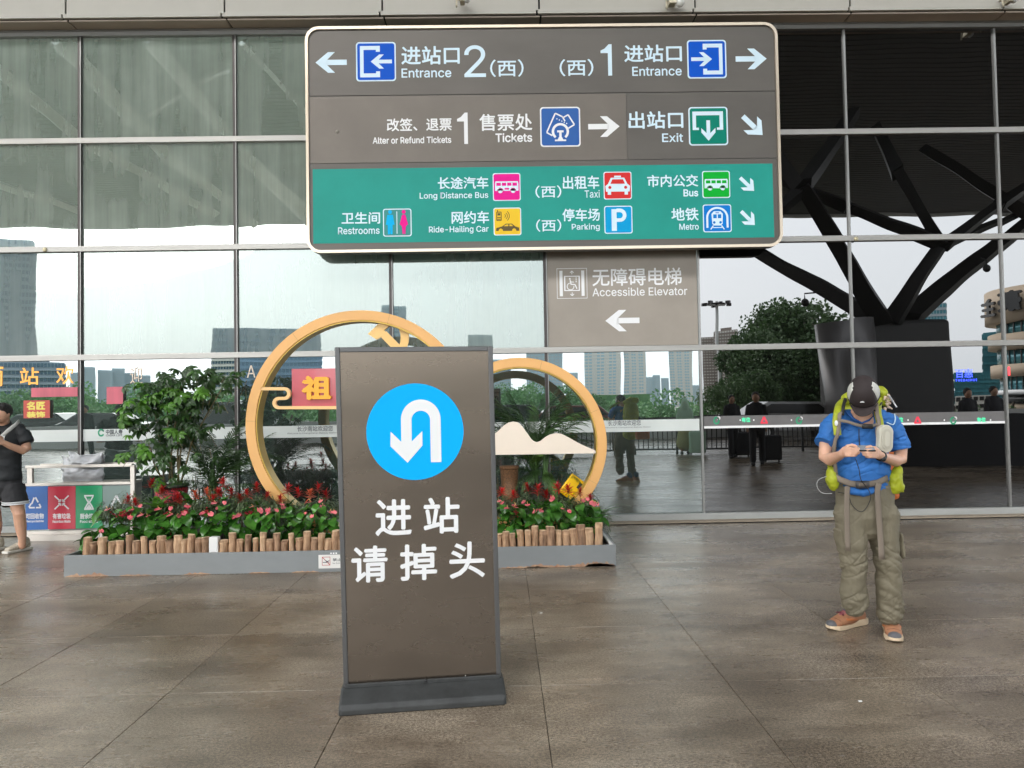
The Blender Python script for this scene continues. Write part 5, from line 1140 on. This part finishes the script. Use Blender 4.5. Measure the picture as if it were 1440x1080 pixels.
q = MB(); limb(q, [P5(1262, 662, -.05, .030, .04), P5(1258, 674, -.07, .048, .05), P5(1260, 685, -.07, .052, .045)]); blob('hip_pouch', q, .005, lime, RK, 2, cl_noise(24, 24, 24, .008))
strap([(1166, 640, .04), (1167, 655, -.02), (1168, 668, -.06)], .03, lime, 'side_strap', th=.008); strap([(1262, 650, .04), (1264, 662, -.03), (1268, 692, -.08)], .03, lime, 'side_strap', th=.008)
# tubes and cords
def cord(pts, r, m, name, par): 
    P = [Vector(mp(*p)) for p in pts]; fine = []
    for i in range(len(P)-1):
        p0, p1, p2, p3 = P[max(i-1, 0)], P[i], P[i+1], P[min(i+2, len(P)-1)]
        for k in range(5): t = k/5; fine.append(.5*((2*p1) + (p2-p0)*t + (2*p0-5*p1+4*p2-p3)*t*t + (3*p1-p0-3*p2+p3)*t**3))
    fine.append(P[-1]); return MB().tube(fine, r, 6).build(name, m, par, True)
cord([(1208, 603, -.155), (1208, 615, -.17), (1209, 626, -.26)], .0035, blk, 'phone_cable', man)
cord([(1203, 645, -.18), (1208, 660, -.17), (1211, 675, -.175), (1222, 690, -.19), (1224, 702, -.19), (1216, 717, -.17), (1208, 719, -.16), (1198, 710, -.15), (1192, 696, -.15), (1178, 692, -.12)], .0028, blk, 'earphone_cord', man)
cord([(1170, 668, -.07), (1152, 674, -.06), (1149, 684, -.05), (1156, 693, -.06), (1170, 694, -.1)], .0022, mat('pale wire', (.4,.4,.4), .4), 'wire_loop', RK)
cord([(1247, 594, -.09), (1256, 597, -.09), (1259, 590, -.09), (1258, 582, -.07)], .004, mat('clear tube', (.45,.62,.75), .2), 'drinking_tube', RK)
q = MB(); 
for k in range(9): a = Vector(mp(1246+rp.uniform(-3, 6), 556+k*2.2, .06)); q.tube([a, a+Vector((rp.uniform(-.02,.03), -.01, rp.uniform(-.03,.03)))], [.012, .004], 5)
q.build('charms', mat('cream charm', (.55,.42,.32), .7), RK)
cord([(1250, 556, .03), (1256, 565, .03), (1261, 573, .02)], .006, mat('steel clip', (.5,.5,.5), .3, .7), 'carabiner', RK)
tag_ = MB().ball((0,0,0), (.011,.006,.018)).build('tag', whl, RK, True); tag_.location = mp(1176, 595, -.145)
# hard case on the strap
hc = tag(empty('hard_case', Vector(mp(1244, 617, -.165))+MO), 'pale grey oval hard case clipped to the chest strap of the rucksack', 'case')
hcm = mat('pale case', (.50, .48, .40), .55, bump=.0002, bscale=500)
MB().prism(rrect(-.047, -.088, .047, .088, .046, 8), -.02, .022).build('shell', hcm, hc, bevel=.008); MB().prism(rrect(-.032, -.066, .030, .064, .030, 8), -.026, -.020).build('raised_panel', mat('case rib', (.44,.42,.35), .55), hc, bevel=.005); MB().prism(rrect(-.018, -.048, .016, .046, .016, 8), -.030, -.026).build('inner_panel', hcm, hc, bevel=.003)
hc.rotation_euler = (0, R(4), R(5))

# ---------------------------------------------------- the young man at the left edge
YO = Vector((-5.62, 8.0, 0)); ym_ = tag(empty('person', YO), 'young man in black T-shirt and black shorts with white hem stripes at the left edge', 'person')
def yp(x, y, d=0.0): p = at(x, y, YO.y+d); return (p.x-YO.x, d, p.z)
def Y5(x, y, d, r, r2=None): return (*yp(x, y, d), r, r2 or r)
mb = MB(); hd_ = Vector(yp(2, 582, -.05))
mb.ball(hd_, (.078, .092, .105), 18, 12, Matrix.Rotation(R(-18), 4, 'X')); mb.ball(hd_+Vector((-.018, -.055, -.062)), (.052, .048, .045), 14, 10); mb.ball(hd_+Vector((-.028, -.108, -.022)), (.012, .018, .018), 10, 8)
mb.ball(hd_+Vector((.074, .005, -.01)), (.010, .02, .03), 10, 8); mb.ball(hd_+Vector((-.022, -.092, -.062)), (.02, .012, .006), 10, 6)
for s in (-1, 1): mb.ball(hd_+Vector((-.024+s*.03, -.088, .005)), (.012, .008, .006), 8, 6)
limb(mb, [(hd_.x+.01, hd_.y+.03, hd_.z-.06, .055, .055), Y5(4, 600, .02, .06), Y5(4, 612, .02, .10, .07)])
limb(mb, [Y5(4, 615, .02, .16, .09), Y5(3, 660, .02, .15, .09)], side=(1,0,0))
limb(mb, [Y5(33, 612, .02, .05), Y5(38, 632, -.0, .045), Y5(33, 634, -.05, .042), Y5(14, 627, -.17, .034), Y5(4, 622, -.23, .028)])
limb(mb, [Y5(-26, 612, .02, .05), Y5(-32, 636, -.0, .045), Y5(-26, 634, -.08, .04), Y5(-8, 624, -.22, .028)])
for k, (dy, L) in enumerate(((-3, 9), (0, 10), (2.6, 9), (4.8, 7))): limb(mb, [Y5(2, 620+dy, -.25, .011), Y5(-3, 618+dy, -.275, .010), Y5(2-L, 617+dy, -.27, .009)], 8)
limb(mb, [Y5(3, 618, -.24, .013), Y5(-1, 612, -.255, .010), Y5(-4, 608, -.26, .009)], 8)
limb(mb, [Y5(2, 616, -.23, .03, .02), Y5(-3, 618, -.25, .03, .02)], 10)
for (x1, x2, x3, f, dd) in ((22, 27, 31, 0, -.05), (-13, -7, -6, 0, .06)):
    limb(mb, [Y5(x1-3, 692, 0, .065), Y5((x1-3+x2-2)/2, 704, dd/2, .066), Y5(x2-2, 716, dd, .064), Y5(x2, 722, dd-.01, .060), Y5(x2+2, 740, dd+.02, .058), Y5(x3, 757, dd+.02, .038), Y5(x3, 768, dd+.03, .036)])
blob('body', mb, .0055, skin2, ym_, 4)
tee = mat('black tee', (.007, .009, .011), .75, var=.2, scale=12); mb = MB()
limb(mb, [Y5(4, 598, .03, .10, .07), Y5(4, 608, .02, .19, .10), Y5(4, 635, .0, .195, .12), Y5(4, 665, .0, .20, .13), Y5(4, 674, .0, .20, .13)], 22, side=(1,0,0))
for s, xs_ in ((1, (24, 33, 38)), (-1, (-15, -25, -30))):
    a, b, c = (Vector(yp(xs_[0], 602, .02)), Vector(yp(xs_[1], 609, .01)), Vector(yp(xs_[2], 623, -.01))); mb.tube([a, b, c], [.072, .070, .070], 14)
blob('t_shirt', mb, .008, tee, ym_, 3, cl_noise(8, 8, 14, .012))
text('NY', (yp(14.5, 616)[0], yp(14.5, 618)[2], yp(21, 616)[0], yp(21, 611.5)[2]), -.155, whl, ym_, .01)
shm = mat('black shorts', (.014,.014,.016), .8, var=.2, scale=14); mb = MB()
limb(mb, [Y5(4, 668, .0, .185, .125), Y5(4, 684, .0, .20, .135)], 20, side=(1,0,0))
for a in ((18, 684, 22, 709, -.05), (-8, 684, -12, 706, .05)):
    mb.tube([Vector(yp(a[0], a[1], 0)), Vector(yp((a[0]+a[2])/2, (a[1]+a[3])/2, a[4]/2)), Vector(yp(a[2], a[3], a[4]))], [.115, .118, .122], 18)
blob('shorts', mb, .008, shm, ym_, 2, cl_noise(9, 9, 14, .010))
for a in ((22, 708, -.05), (-12, 705, .05)):
    for dy in (0, -2.6): c = Vector(yp(a[0], a[1]+dy, a[2])); MB().tube([c-Vector((0,0,.005)), c+Vector((0,0,.005))], .129, 24).build('hem_stripe', whl, ym_, True)
ink = mat('dark eye', (.02, .015, .012), .5)
for s in (-1, 1):
    c = hd_+Vector((-.030+s*.028, -.094+.004*s, .012)); MB().tube([c+Vector((-.013, .003, 0)), c+Vector((0, -.004, .003)), c+Vector((.013, .003, 0))], .0028, 5).build('eye', ink, ym_); MB().tube([c+Vector((-.015, .006, .019)), c+Vector((0, 0, .024)), c+Vector((.015, .006, .018))], .0035, 5).build('eyebrow', ink, ym_)
c = hd_+Vector((-.036, -.106, -.062)); MB().tube([c+Vector((-.016, .006, .0)), c, c+Vector((.016, .006, .0))], .004, 6).build('lips', mat('lips', (.40, .13, .11), .5), ym_)
q = MB(); q.ball(hd_+Vector((.004, .02, .035)), (.086, .098, .088), 18, 12, Matrix.Rotation(R(-24), 4, 'X')); limb(q, [(hd_.x-.05, hd_.y-.05, hd_.z+.088, .028, .03), (hd_.x+.01, hd_.y-.07, hd_.z+.095, .03, .03), (hd_.x+.055, hd_.y-.04, hd_.z+.08, .028, .03)])
blob('hair', q, .006, mat('black hair', (.012,.01,.009), .6), ym_, 2, cl_noise(40, 40, 30, .008))
q = MB(); q.tube([Vector(yp(27, 592, -.04)), Vector(yp(22, 597, -.105)), Vector(yp(12, 605, -.135)), Vector(yp(2, 614, -.15)), Vector(yp(-12, 627, -.15))], [(.020, .005)]*5, 8, side=(0,0,1)); q.build('cross_strap', mat('grey strap', (.42,.42,.40), .7), ym_, True)
for (x, dd) in ((31, .03), (-6, .08)):
    g_ = Vector(yp(x, 770, dd)); MB().tube([(g_.x, dd, .10), (g_.x, dd, .20)], [.042, .041], 14).build('sock', mat('grey sock', (.45,.46,.45), .8), ym_, True)
    sh = empty('sneaker'); sh.parent = ym_; sh.location = (g_.x, dd, 0); sh.rotation_euler.z = R(-20)
    q = MB(); limb(q, [(0,.05,.06,.042,.045), (0,-.03,.065,.046,.045), (0,-.10,.05,.048,.032), (0,-.16,.042,.042,.026)], side=(1,0,0)); limb(q, [(0,.04,.07,.043,.05), (0,.035,.105,.044,.05)], side=(1,0,0)); blob('upper', q, .006, mat('camouflage canvas', (.30,.25,.18), .7, c2=(.62,.57,.48), scale=55), sh, 2)
    MB().prism([(-.046, .001), (.046, .001), (.05, .03), (-.05, .03)], -.195, .095).build('sole', mat('white rubber', (.6,.58,.52), .6), sh, bevel=.008)
tag(MB().box(-.036, -.004, -.07, .036, .004, .07).build('phone', mat('phone black', (.012,.012,.014), .15), bevel=.003), 'dark smartphone in the hand of the young man in black', 'phone')
o = bpy.data.objects['phone.001']; o.location = Vector(yp(-6, 614, -.29))+YO; o.rotation_euler = (R(-40), 0, R(10))
# ================================================================== WHAT THE GLASS MIRRORS (the square and the city behind the camera)
def tower(name, label, x0, x1, yt, dist, dep, fl_, bay, wm, gm_, cat='building', group=None, step=None, fins=None, tilt=0):
    A, B = mir(x0, yt, dist), mir(x1, yt, dist); H = (A.z+B.z)/2; C_ = (A+B)/2; vd = math.atan2(C_.x, -(C_.y-2*GY))      # turn the front square to the glass-side viewer
    e = tag(empty(name, (C_.x, C_.y, -.3), vd), label, cat, group); w_ = (A-B).length/2*math.cos(vd); H += .3
    MB().box(-w_, -dep, 0, w_, 0, H).build('wall', wm, e)
    if step: MB().box(-w_*.45, -dep*.8, H, w_*.5, -dep*.1, H*(1+step)).build('roof_box', wm, e)
    mb = MB(); fh = H/fl_; bw = 2*w_/bay
    for f in range(fl_):
        for b in range(bay):
            if fins and b % fins == fins-1: continue
            mb.box(-w_+bw*(b+.14), .02, fh*(f+.3), -w_+bw*(b+.86), .14, fh*(f+.84))
    for s in (-1, 1):
        for f in range(fl_):
            for b in range(max(2, int(dep/bw))):
                y0 = -dep+dep*(b+.15)/max(2, int(dep/bw)); y1 = -dep+dep*(b+.85)/max(2, int(dep/bw)); xx = s*w_; mb.box(min(xx, xx+s*.12)+s*.02, y0, fh*(f+.3), max(xx, xx+s*.12), y1, fh*(f+.84))
    o = mb.build('window', gm_, e, clean=False); o['kind'] = 'stuff'
    mb = MB()
    for f in range(1, fl_): mb.box(-w_-.1, -.01, fh*f-.18, w_+.1, .35, fh*f+.02)
    mb.build('floor_band', wm, e, clean=False)['kind'] = 'stuff'
    return e
cw = mat('hazed concrete', (.40,.44,.46), .8); bw_ = mat('blue glass wall', (.17,.27,.38), .25, .3, var=.2, scale=.05); bg2 = mat('blue window', (.10,.18,.27), .15, .3)  # far towers paled: distance haze put into wall and window colours
pw2 = mat('pale residential wall', (.62,.60,.56), .8); pb2 = mat('hazed blue window', (.33,.48,.56), .3); brw = mat('brown residential wall', (.27,.23,.20), .8); brg = mat('dark window', (.03,.035,.04), .2)
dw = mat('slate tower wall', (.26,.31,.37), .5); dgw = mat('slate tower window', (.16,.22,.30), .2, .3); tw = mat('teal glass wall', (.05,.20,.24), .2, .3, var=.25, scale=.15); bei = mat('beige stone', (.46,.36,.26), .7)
tower('office_tower', 'slate blue office tower mirrored at the left edge of the glass', -60, 54, 336, 120, 25, 26, 22, dw, dgw)
tower('office_block', 'wide slate glass block mirrored low at the left edge', -90, 80, 508, 100, 30, 9, 30, dw, bg2)
for i, (a, b, t) in enumerate(((116,133,516),(137,158,520),(158,176,517),(176,192,524),(193,211,528),(211,240,540),(84,112,522))):
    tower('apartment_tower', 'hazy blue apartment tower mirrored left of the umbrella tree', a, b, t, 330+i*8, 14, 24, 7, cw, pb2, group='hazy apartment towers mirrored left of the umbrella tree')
tower('office_building', 'blue glass office building mirrored inside the left part of the bigger gold ring', 303, 450, 466, 130, 40, 14, 26, bw_, bg2)
tower('white_grid_building', 'white gridded building mirrored between the umbrella tree and the bigger gold ring', 298, 330, 498, 105, 6, 12, 8, pw2, bg2)
tower('slim_tower', 'slim blue tower mirrored above the bigger gold ring beside a mullion', 540, 567, 429, 260, 18, 28, 8, bw_, pb2)
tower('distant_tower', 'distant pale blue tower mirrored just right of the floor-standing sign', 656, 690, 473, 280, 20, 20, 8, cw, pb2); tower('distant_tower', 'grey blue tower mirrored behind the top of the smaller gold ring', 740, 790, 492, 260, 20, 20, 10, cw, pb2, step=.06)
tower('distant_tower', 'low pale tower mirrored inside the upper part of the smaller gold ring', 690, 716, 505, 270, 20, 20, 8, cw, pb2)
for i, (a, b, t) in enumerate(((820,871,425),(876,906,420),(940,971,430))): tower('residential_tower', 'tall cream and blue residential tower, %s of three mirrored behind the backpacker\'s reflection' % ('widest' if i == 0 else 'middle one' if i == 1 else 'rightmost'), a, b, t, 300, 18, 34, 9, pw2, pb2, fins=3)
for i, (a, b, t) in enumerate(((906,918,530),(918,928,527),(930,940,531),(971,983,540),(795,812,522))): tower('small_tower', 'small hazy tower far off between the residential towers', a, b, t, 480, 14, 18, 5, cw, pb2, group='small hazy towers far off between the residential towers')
tower('brown_tower', 'brown apartment tower mirrored below the lamp mast', 1003, 1036, 464, 190, 18, 26, 9, brw, pw2, step=.04); tower('brown_tower', 'lower brown apartment tower mirrored left of the lamp mast', 985, 1003, 472, 195, 18, 25, 5, brw, pw2)
tower('roof_block', 'grey brown block mirrored behind the crown of the big dark tree', 1120, 1146, 438, 240, 16, 20, 5, brw, brg); tower('striped_block', 'pale teal striped block mirrored behind the dark roof column', 1288, 1335, 426, 170, 16, 16, 10, cw, tw)
tower('teal_block', 'teal glass block mirrored low between the roof column and the beige curved building', 1340, 1412, 523, 95, 20, 4, 20, tw, tw); tower('teal_tower', 'taller teal glass tower mirrored beside the beige curved building', 1383, 1412, 468, 98, 12, 10, 8, tw, tw)
tower('plain_block', 'plain beige low block under the mirrored teal glass', 1342, 1396, 556, 88, 10, 2, 6, pw2, brg)
# beige curved building with characters
CBR = 12.0; A = mir(1389, 392, 60); ce = tag(empty('curved_building', (mir(1389, 392, 68.5).x+CBR+2.0, A.y-CBR*.8, -.3)), 'beige curved building with big dark characters mirrored at the right edge', 'building')
def disc(z0, z1, r, m, nm, sy=.8): MB().tube([(0,0,z0), (0,0,z1)], [(r, r*sy)]*2, 48, side=(1,0,0)).build(nm, m, ce, True)
bz = [.0] + [mir(1420, y, 60).z+.3 for y in (572, 556, 548, 526, 505, 480, 455, 437, 383)]
for i, (r, m, nm) in enumerate(((10.2, bei, 'plinth'), (10.4, brg, 'shop_glazing'), (11.4, wh, 'sign_band'), (10.6, tw, 'glazing'), (11.5, bei, 'band'), (10.8, tw, 'glazing'), (11.7, bei, 'band'), (10.9, tw, 'glazing'), (CBR, bei, 'crown_band'))): disc(bz[i], bz[i+1], r, m, nm)
for i in range(60):
    a_ = i*math.pi/30
    if math.sin(a_) > -.3:
        for j, r in ((3, 10.62), (5, 10.82), (7, 10.92)): MB().box(-.06, -.04, bz[j], .06, .06, bz[j+1], Matrix.Translation((r*math.cos(a_), r*.8*math.sin(a_), 0))).build('glazing_bar', brg, ce)
def sgn(ch, ang, py0, py1, hw):
    z0, z1 = mir(1420, py1, 61).z+.3, mir(1420, py0, 61).z+.3
    o = text(ch, (-1, -1, 1, 1), 0, brg, ce, .04, .25, 'character'); o.location = (12.35*math.sin(ang), 9.95*math.cos(ang), (z0+z1)/2); o.rotation_euler.z = math.pi - ang*.9; o.scale = (hw, 1, (z1-z0)/2)
sgn('豪', -1.42, 394, 424, .97); sgn('主', -1.70, 400, 427, .93)
# trees
def crown(seed, rx, ry, rz, n, ls, m, lobes=14):
    q = np.random.default_rng(seed); c = q.normal(size=(lobes, 3)); c /= np.linalg.norm(c, axis=1)[:, None]; c *= q.uniform(.35, .78, (lobes, 1)); c[:, 2] = c[:, 2]*.8; rr_ = q.uniform(.25, .5, lobes)
    k = q.integers(0, lobes, n); d = q.normal(size=(n, 3)); d /= np.linalg.norm(d, axis=1)[:, None]; p = c[k] + d*(rr_[k]*q.uniform(.6, 1.05, n))[:, None]
    p *= np.array([rx, ry, rz]); u = q.normal(size=(n, 3)); u /= np.linalg.norm(u, axis=1)[:, None]; v = np.cross(u, q.normal(size=(n, 3))); v /= np.linalg.norm(v, axis=1)[:, None]
    s = (ls*q.uniform(.6, 1.3, n))[:, None]; V = np.stack([p-u*s, p+v*s*.6, p+u*s, p-v*s*.6], 1).reshape(-1, 3)
    me = bpy.data.meshes.new('crown'); me.from_pydata(V.tolist(), [], (np.arange(n*4).reshape(-1, 4)).tolist()); me.materials.append(m); return me
tr1 = leafmat('dark tree leaf', (.045,.10,.035), (.11,.19,.07), .6, .2, .6); tr2 = leafmat('green tree leaf', (.05,.15,.05), (.13,.27,.09), .6, .25, .4); trk = mat('tree bark', (.08,.06,.045), .9)
CR = [crown(s, 4.5, 4.5, 3.6, 6500, .15, tr2) for s in range(3)]
def tree(px, yt, dist, s, mesh, label, group=None, name='tree', hs_=1):
    T_ = mir(px, yt, dist); e = tag(empty(name, (T_.x, T_.y, -.3)), label, 'tree', group); H = T_.z+.3
    o = inst('crown', mesh, e); o.location.z = H-3.3*s*hs_; o.scale = (s, s, s*hs_); o.rotation_euler.z = rp.uniform(0, 6)
    MB().tube([(0,0,0), (.1,0,max(.5, H-4*s)), (.2,.1,max(1, H-2*s))], [.22,.17,.08], 7).build('trunk', trk, e); return e
for i in range(46):
    px = -20 + i*22 + rp.uniform(-8, 8); yt = 556 + rp.uniform(-17, 9) - (10 if 640 < px < 790 else 0) - (12 if 60 < px < 110 else 0)
    tree(px, yt, rp.uniform(62, 95), rp.uniform(1.0, 1.45), CR[i % 3], 'leafy green tree in the mirrored belt of trees', 'trees in the green belt mirrored in the lower glass')
big = crown(9, 7.5, 6, 5.2, 22000, .19, tr1, 34)
tree(1112, 440, 62, 1.0, big, 'big dark tree mirrored left of the massive roof column', None, 'big_tree')
tree(1068, 478, 58, .72, big, 'second dark tree mirrored just left of the biggest tree'); tree(1045, 530, 50, .5, big, 'low dark tree mirrored under the brown towers'); tree(1150, 500, 60, .8, big, 'dark tree mirrored directly beside the round column pier')
for i in range(6): tree(1338+i*17, 572+rp.uniform(-4, 3), 60+i*2, .55, CR[i % 3], 'low green tree mirrored under the teal glass block', 'low green trees mirrored under the teal glass')
hm = tag(MB().box(-200, -82, -.3, 20, -78, 2.6).build('hedge', tr2, clean=False), kind='stuff')
# lamp mast
p = mir(1006, 424, 60); lmst = tag(empty('lamp_mast', (p.x, p.y, -.3)), 'tall lamp mast with a ring of floodlights mirrored right of the elevator sign', 'lamp'); H = p.z+.3
MB().tube([(0,0,0), (0,0,H)], [.22,.12], 8).build('pole', pm, lmst); MB().tube([(0,0,H-.35), (0,0,H-.2)], [.75,.75], 16).build('crown_ring', brg, lmst)
for k in range(8): a = k*math.pi/4; MB().box(-.18, -.14, -.12, .18, .14, .12, Matrix.Translation((1.05*math.cos(a), 1.05*math.sin(a), H-.3+.12*(k % 2))) @ Matrix.Rotation(a, 4, 'Z')).build('lamp_head', brg, lmst)
# railing along the plaza edge
rl = tag(empty('railing', (0, 0, 0)), 'black metal railing mirrored at the plaza edge', 'railing')
A, B = mir(690, 640, 20.8), mir(1175, 640, 20.8); n = int((B.x-A.x)/.14); blkm = mat('black railing paint', (.015,.015,.017), .5)
bar = MB().box(-.012, -.012, .12, .012, .012, 1.04).mesh('bar', blkm); yr = A.y
for k in range(n): o = inst('bar', bar, rl); o.location = (A.x+k*.14, yr, 0)
for z in (.11, 1.05): MB().box(A.x, yr-.025, z, B.x, yr+.025, z+.045).build('rail', blkm, rl)
post = MB().box(-.03, -.03, 0, .03, .03, 1.15).mesh('post', blkm)
for k in range(0, n+1, 13): o = inst('post', post, rl); o.location = (A.x+k*.14, yr, 0)
MB().box(-60, -11.5, 0, 60, -11.2, .9).build('guard_wall', mat('pale guard', (.45,.45,.43), .7)); tag(bpy.data.objects['guard_wall'], 'long pale low guard wall mirrored behind the railing', 'wall')
# vehicles
def car(px, dist, m, label, ang=0, van=False, z=-.14):
    p = mir(px, 600, dist); e = tag(empty('parked_car', (p.x, p.y, z), ang), label, 'car'); H = 1.9 if van else 1.45
    sid = [(-2.2,.35),(2.2,.35),(2.25,.75),(2.1,.95),(1.3,1.02),(.75,H),(-1.2,H),(-1.9,1.02 if not van else H-.1),(-2.25,.9)]
    MB().prism(sid, -.85, .85).build('body', m, e, bevel=.06)
    MB().prism([(1.15,1.02),(.68,H-.08),(-1.1,H-.08),(-1.7,1.02)], -.87, .87).build('side_window', brg, e); 
    for x in (-1.35, 1.35):
        for y in (-.78, .78): w__ = MB().tube([(x, y-.1, .33), (x, y+.1, .33)], .33, 16, side=(1,0,0)).build('wheel', mat('tyre', (.02,.02,.02), .8), e, True); MB().tube([(x, y-.11, .33), (x, y+.11, .33)], .18, 12, side=(1,0,0)).build('rim', pm, w__)
    for y in (-.6, .6): MB().box(2.2, y-.15, .65, 2.27, y+.15, .8).build('headlight', wh, e)
    return e
wcar = mat('white car paint', (.6,.6,.6), .25, coat=.5); bcar = mat('black car paint', (.02,.02,.025), .2, coat=.5); rcar = mat('dark red paint', (.2,.03,.03), .3, coat=.5)
car(1112, 27, wcar, 'white car mirrored left of the man with the rucksack', z=0); car(725, 32, bcar, 'dark car mirrored inside the smaller gold ring', z=0); car(815, 31, rcar, 'dark red car mirrored left of the backpacker\'s reflection', z=0)
car(150, 33, bcar, 'black car mirrored left of the umbrella tree', z=0); car(60, 36, bcar, 'dark car mirrored beside the young man', z=0); car(320, 34, bcar, 'black van mirrored behind the palm', van=True, z=0)
# people
def walker(px, dist, h, top, low, label, dress=False, veil=None, stride=.12, ang=0):
    p = mir(px, 600, dist); e = tag(empty('person', (p.x, p.y, 0), ang), label, 'person'); s = h/1.72
    def L(mb, *q): limb(mb, [tuple(v*s for v in t) for t in q], 10)
    b = MB(); L(b, (0,0,1.60,.085,.095),(0,0,1.66,.07,.08)); b.ball((0,.02*s,1.60*s), (.085*s,.1*s,.12*s)); L(b, (0,0,1.36,.06),(0,0,1.52,.05)); L(b, (-.17,0,1.36,.03),(-.22,.02,1.12,.03),(-.2,.12,.88,.032),(-.2,.14,.80,.03)); L(b, (.17,0,1.36,.03),(.22,.0,1.12,.03),(.2,-.06,.88,.032),(.2,-.08,.80,.03))
    L(b, (0,0,1.30,.07),(0,0,1.0,.07)); L(b, (-.09,0,.9,.04),(-.09,stride,.5,.04),(-.09,stride,.08,.04)); L(b, (.09,0,.9,.04),(.09,-stride,.5,.04),(.09,-stride*1.6,.08,.04))
    blob('body', b, .022, skin2, e, 2)
    b = MB(); limb(b, [tuple(v*s for v in t) for t in ((0,0,1.42,.15,.09),(0,0,1.25,.20,.12),(0,0,.95,.17,.12))], 14, (1,0,0)); L(b, (-.17,0,1.38,.065),(-.22,.02,1.12,.058),(-.21,.1,.95,.045)); L(b, (.17,0,1.38,.065),(.22,0,1.12,.058),(.21,-.05,.95,.045)); blob('jacket', b, .022, top, e, 2)
    b = MB()
    if dress: limb(b, [tuple(v*s for v in t) for t in ((0,0,1.0,.17,.13),(0,0,.6,.23,.2),(0,0,.32,.27,.24))], 14, (1,0,0))
    else: L(b, (0,0,.95,.16,.11),(0,0,.85,.17,.12)); L(b, (-.09,0,.9,.10),(-.09,stride,.5,.08),(-.09,stride,.1,.07)); L(b, (.09,0,.9,.10),(.09,-stride,.5,.08),(.09,-stride*1.6,.1,.07))
    blob('skirt' if dress else 'trousers', b, .022, low, e, 2)
    b = MB(); b.ball((0,-.01*s,1.64*s), (.1*s,.11*s,.11*s)); 
    if veil: limb(b, [tuple(v*s for v in t) for t in ((0,0,1.62,.11,.12),(0,-.03,1.4,.17,.13),(0,-.05,1.1,.2,.15))], 12, (1,0,0))
    blob('veil' if veil else 'hair', b, .022, veil or mat('black hair', (.012,.01,.009), .6), e, 2)
    for s_, y_ in ((-1, stride), (1, -stride*1.6)): MB().ball((s_*.09*s, (y_+.04)*s, .04), (.05,.13,.05)).build('shoe', blk, e, True)
    return e
drk = mat('dark clothing', (.03,.03,.035), .8); grd = mat('sage robe', (.42,.60,.44), .8); yld = mat('olive skirt', (.30,.30,.10), .8)
walker(963, 20.6, 1.62, grd, yld, 'woman in a sage green veil and olive skirt mirrored right of the backpacker\'s reflection', True, grd, ang=.3)
walker(1028, 19.0, 1.66, drk, drk, 'person in dark clothes mirrored at the left of the pair beside the fence'); walker(1063, 16.8, 1.7, drk, drk, 'taller person in dark clothes mirrored with a suitcase beside the fence', ang=.4)
walker(1362, 17.5, 1.72, drk, drk, 'dark-haired person mirrored right of the man with the rucksack'); walker(1400, 18, 1.76, drk, drk, 'dark-haired person mirrored near the right edge of the glass')
walker(120, 22, 1.7, drk, drk, 'person in dark clothes mirrored beside the young man')
def suitcase(px, dist, m, label):
    p = mir(px, 640, dist); e = tag(empty('suitcase', (p.x, p.y, 0)), label, 'suitcase')
    MB().box(-.21, -.13, .05, .21, .13, .66).build('shell', m, e, bevel=.04); MB().tube([(-.13,0,.62),(-.13,0,.98),(.13,0,.98),(.13,0,.62)], .012, 6).build('handle', blk, e)
    for x in (-.16, .16): MB().tube([(x-.015, 0, .03), (x+.015, 0, .03)], .03, 10).build('wheel', blk, e)
p = mir(1268, 600, 15.6); lw = tag(MB().box(p.x, p.y-.25, 0, p.x+9, p.y, 1.12).build('sheen_block_wall', drk), 'added dark low wall blocking sky sheen, mirrored at the far right below two heads', 'wall')  # wall added to keep the sky's sheen off the floor here
suitcase(980, 20.4, grd, 'sage green suitcase mirrored next to the veiled woman'); suitcase(1084, 17.4, drk, 'black suitcase mirrored beside the taller person in dark clothes'); suitcase(1043, 19.2, drk, 'dark suitcase mirrored between the two people by the fence')
e = tag(empty('hand_bag', MO+Vector((.28,.34,1.0))), 'orange bag hanging behind the rucksack, visible only in the mirrored view', 'bag'); MB().box(-.13,-.02,-.17,.13,.1,.17).build('body', mat('orange bag', (.55,.14,.03), .6), e, bevel=.03)
MB().tube([(-.08,.04,.16),(-.05,.04,.26),(.05,.04,.26),(.08,.04,.16)], .01, 6).build('handle', blk, e)
MB().tube([(-.03,0,.2),(-.05,-.1,.27)], .008, 5).build('loop', blk, e)
# small litter on the paving
for x, y in ((759, 863), (1208, 988)):
    g_ = gp(x, y, .0); tag(MB().add([(0,0,.002),(.02,.004,.002),(.022,.016,.004),(.004,.02,.003)], [(0,1,2,3)]).build('paper_scrap', wh), 'tiny white scrap of paper on the paving ' + ('right of the floor-standing sign' if x < 800 else 'in front of the man with the rucksack'), 'scrap')
    bpy.data.objects['paper_scrap' if x < 800 else 'paper_scrap.001'].location = g_
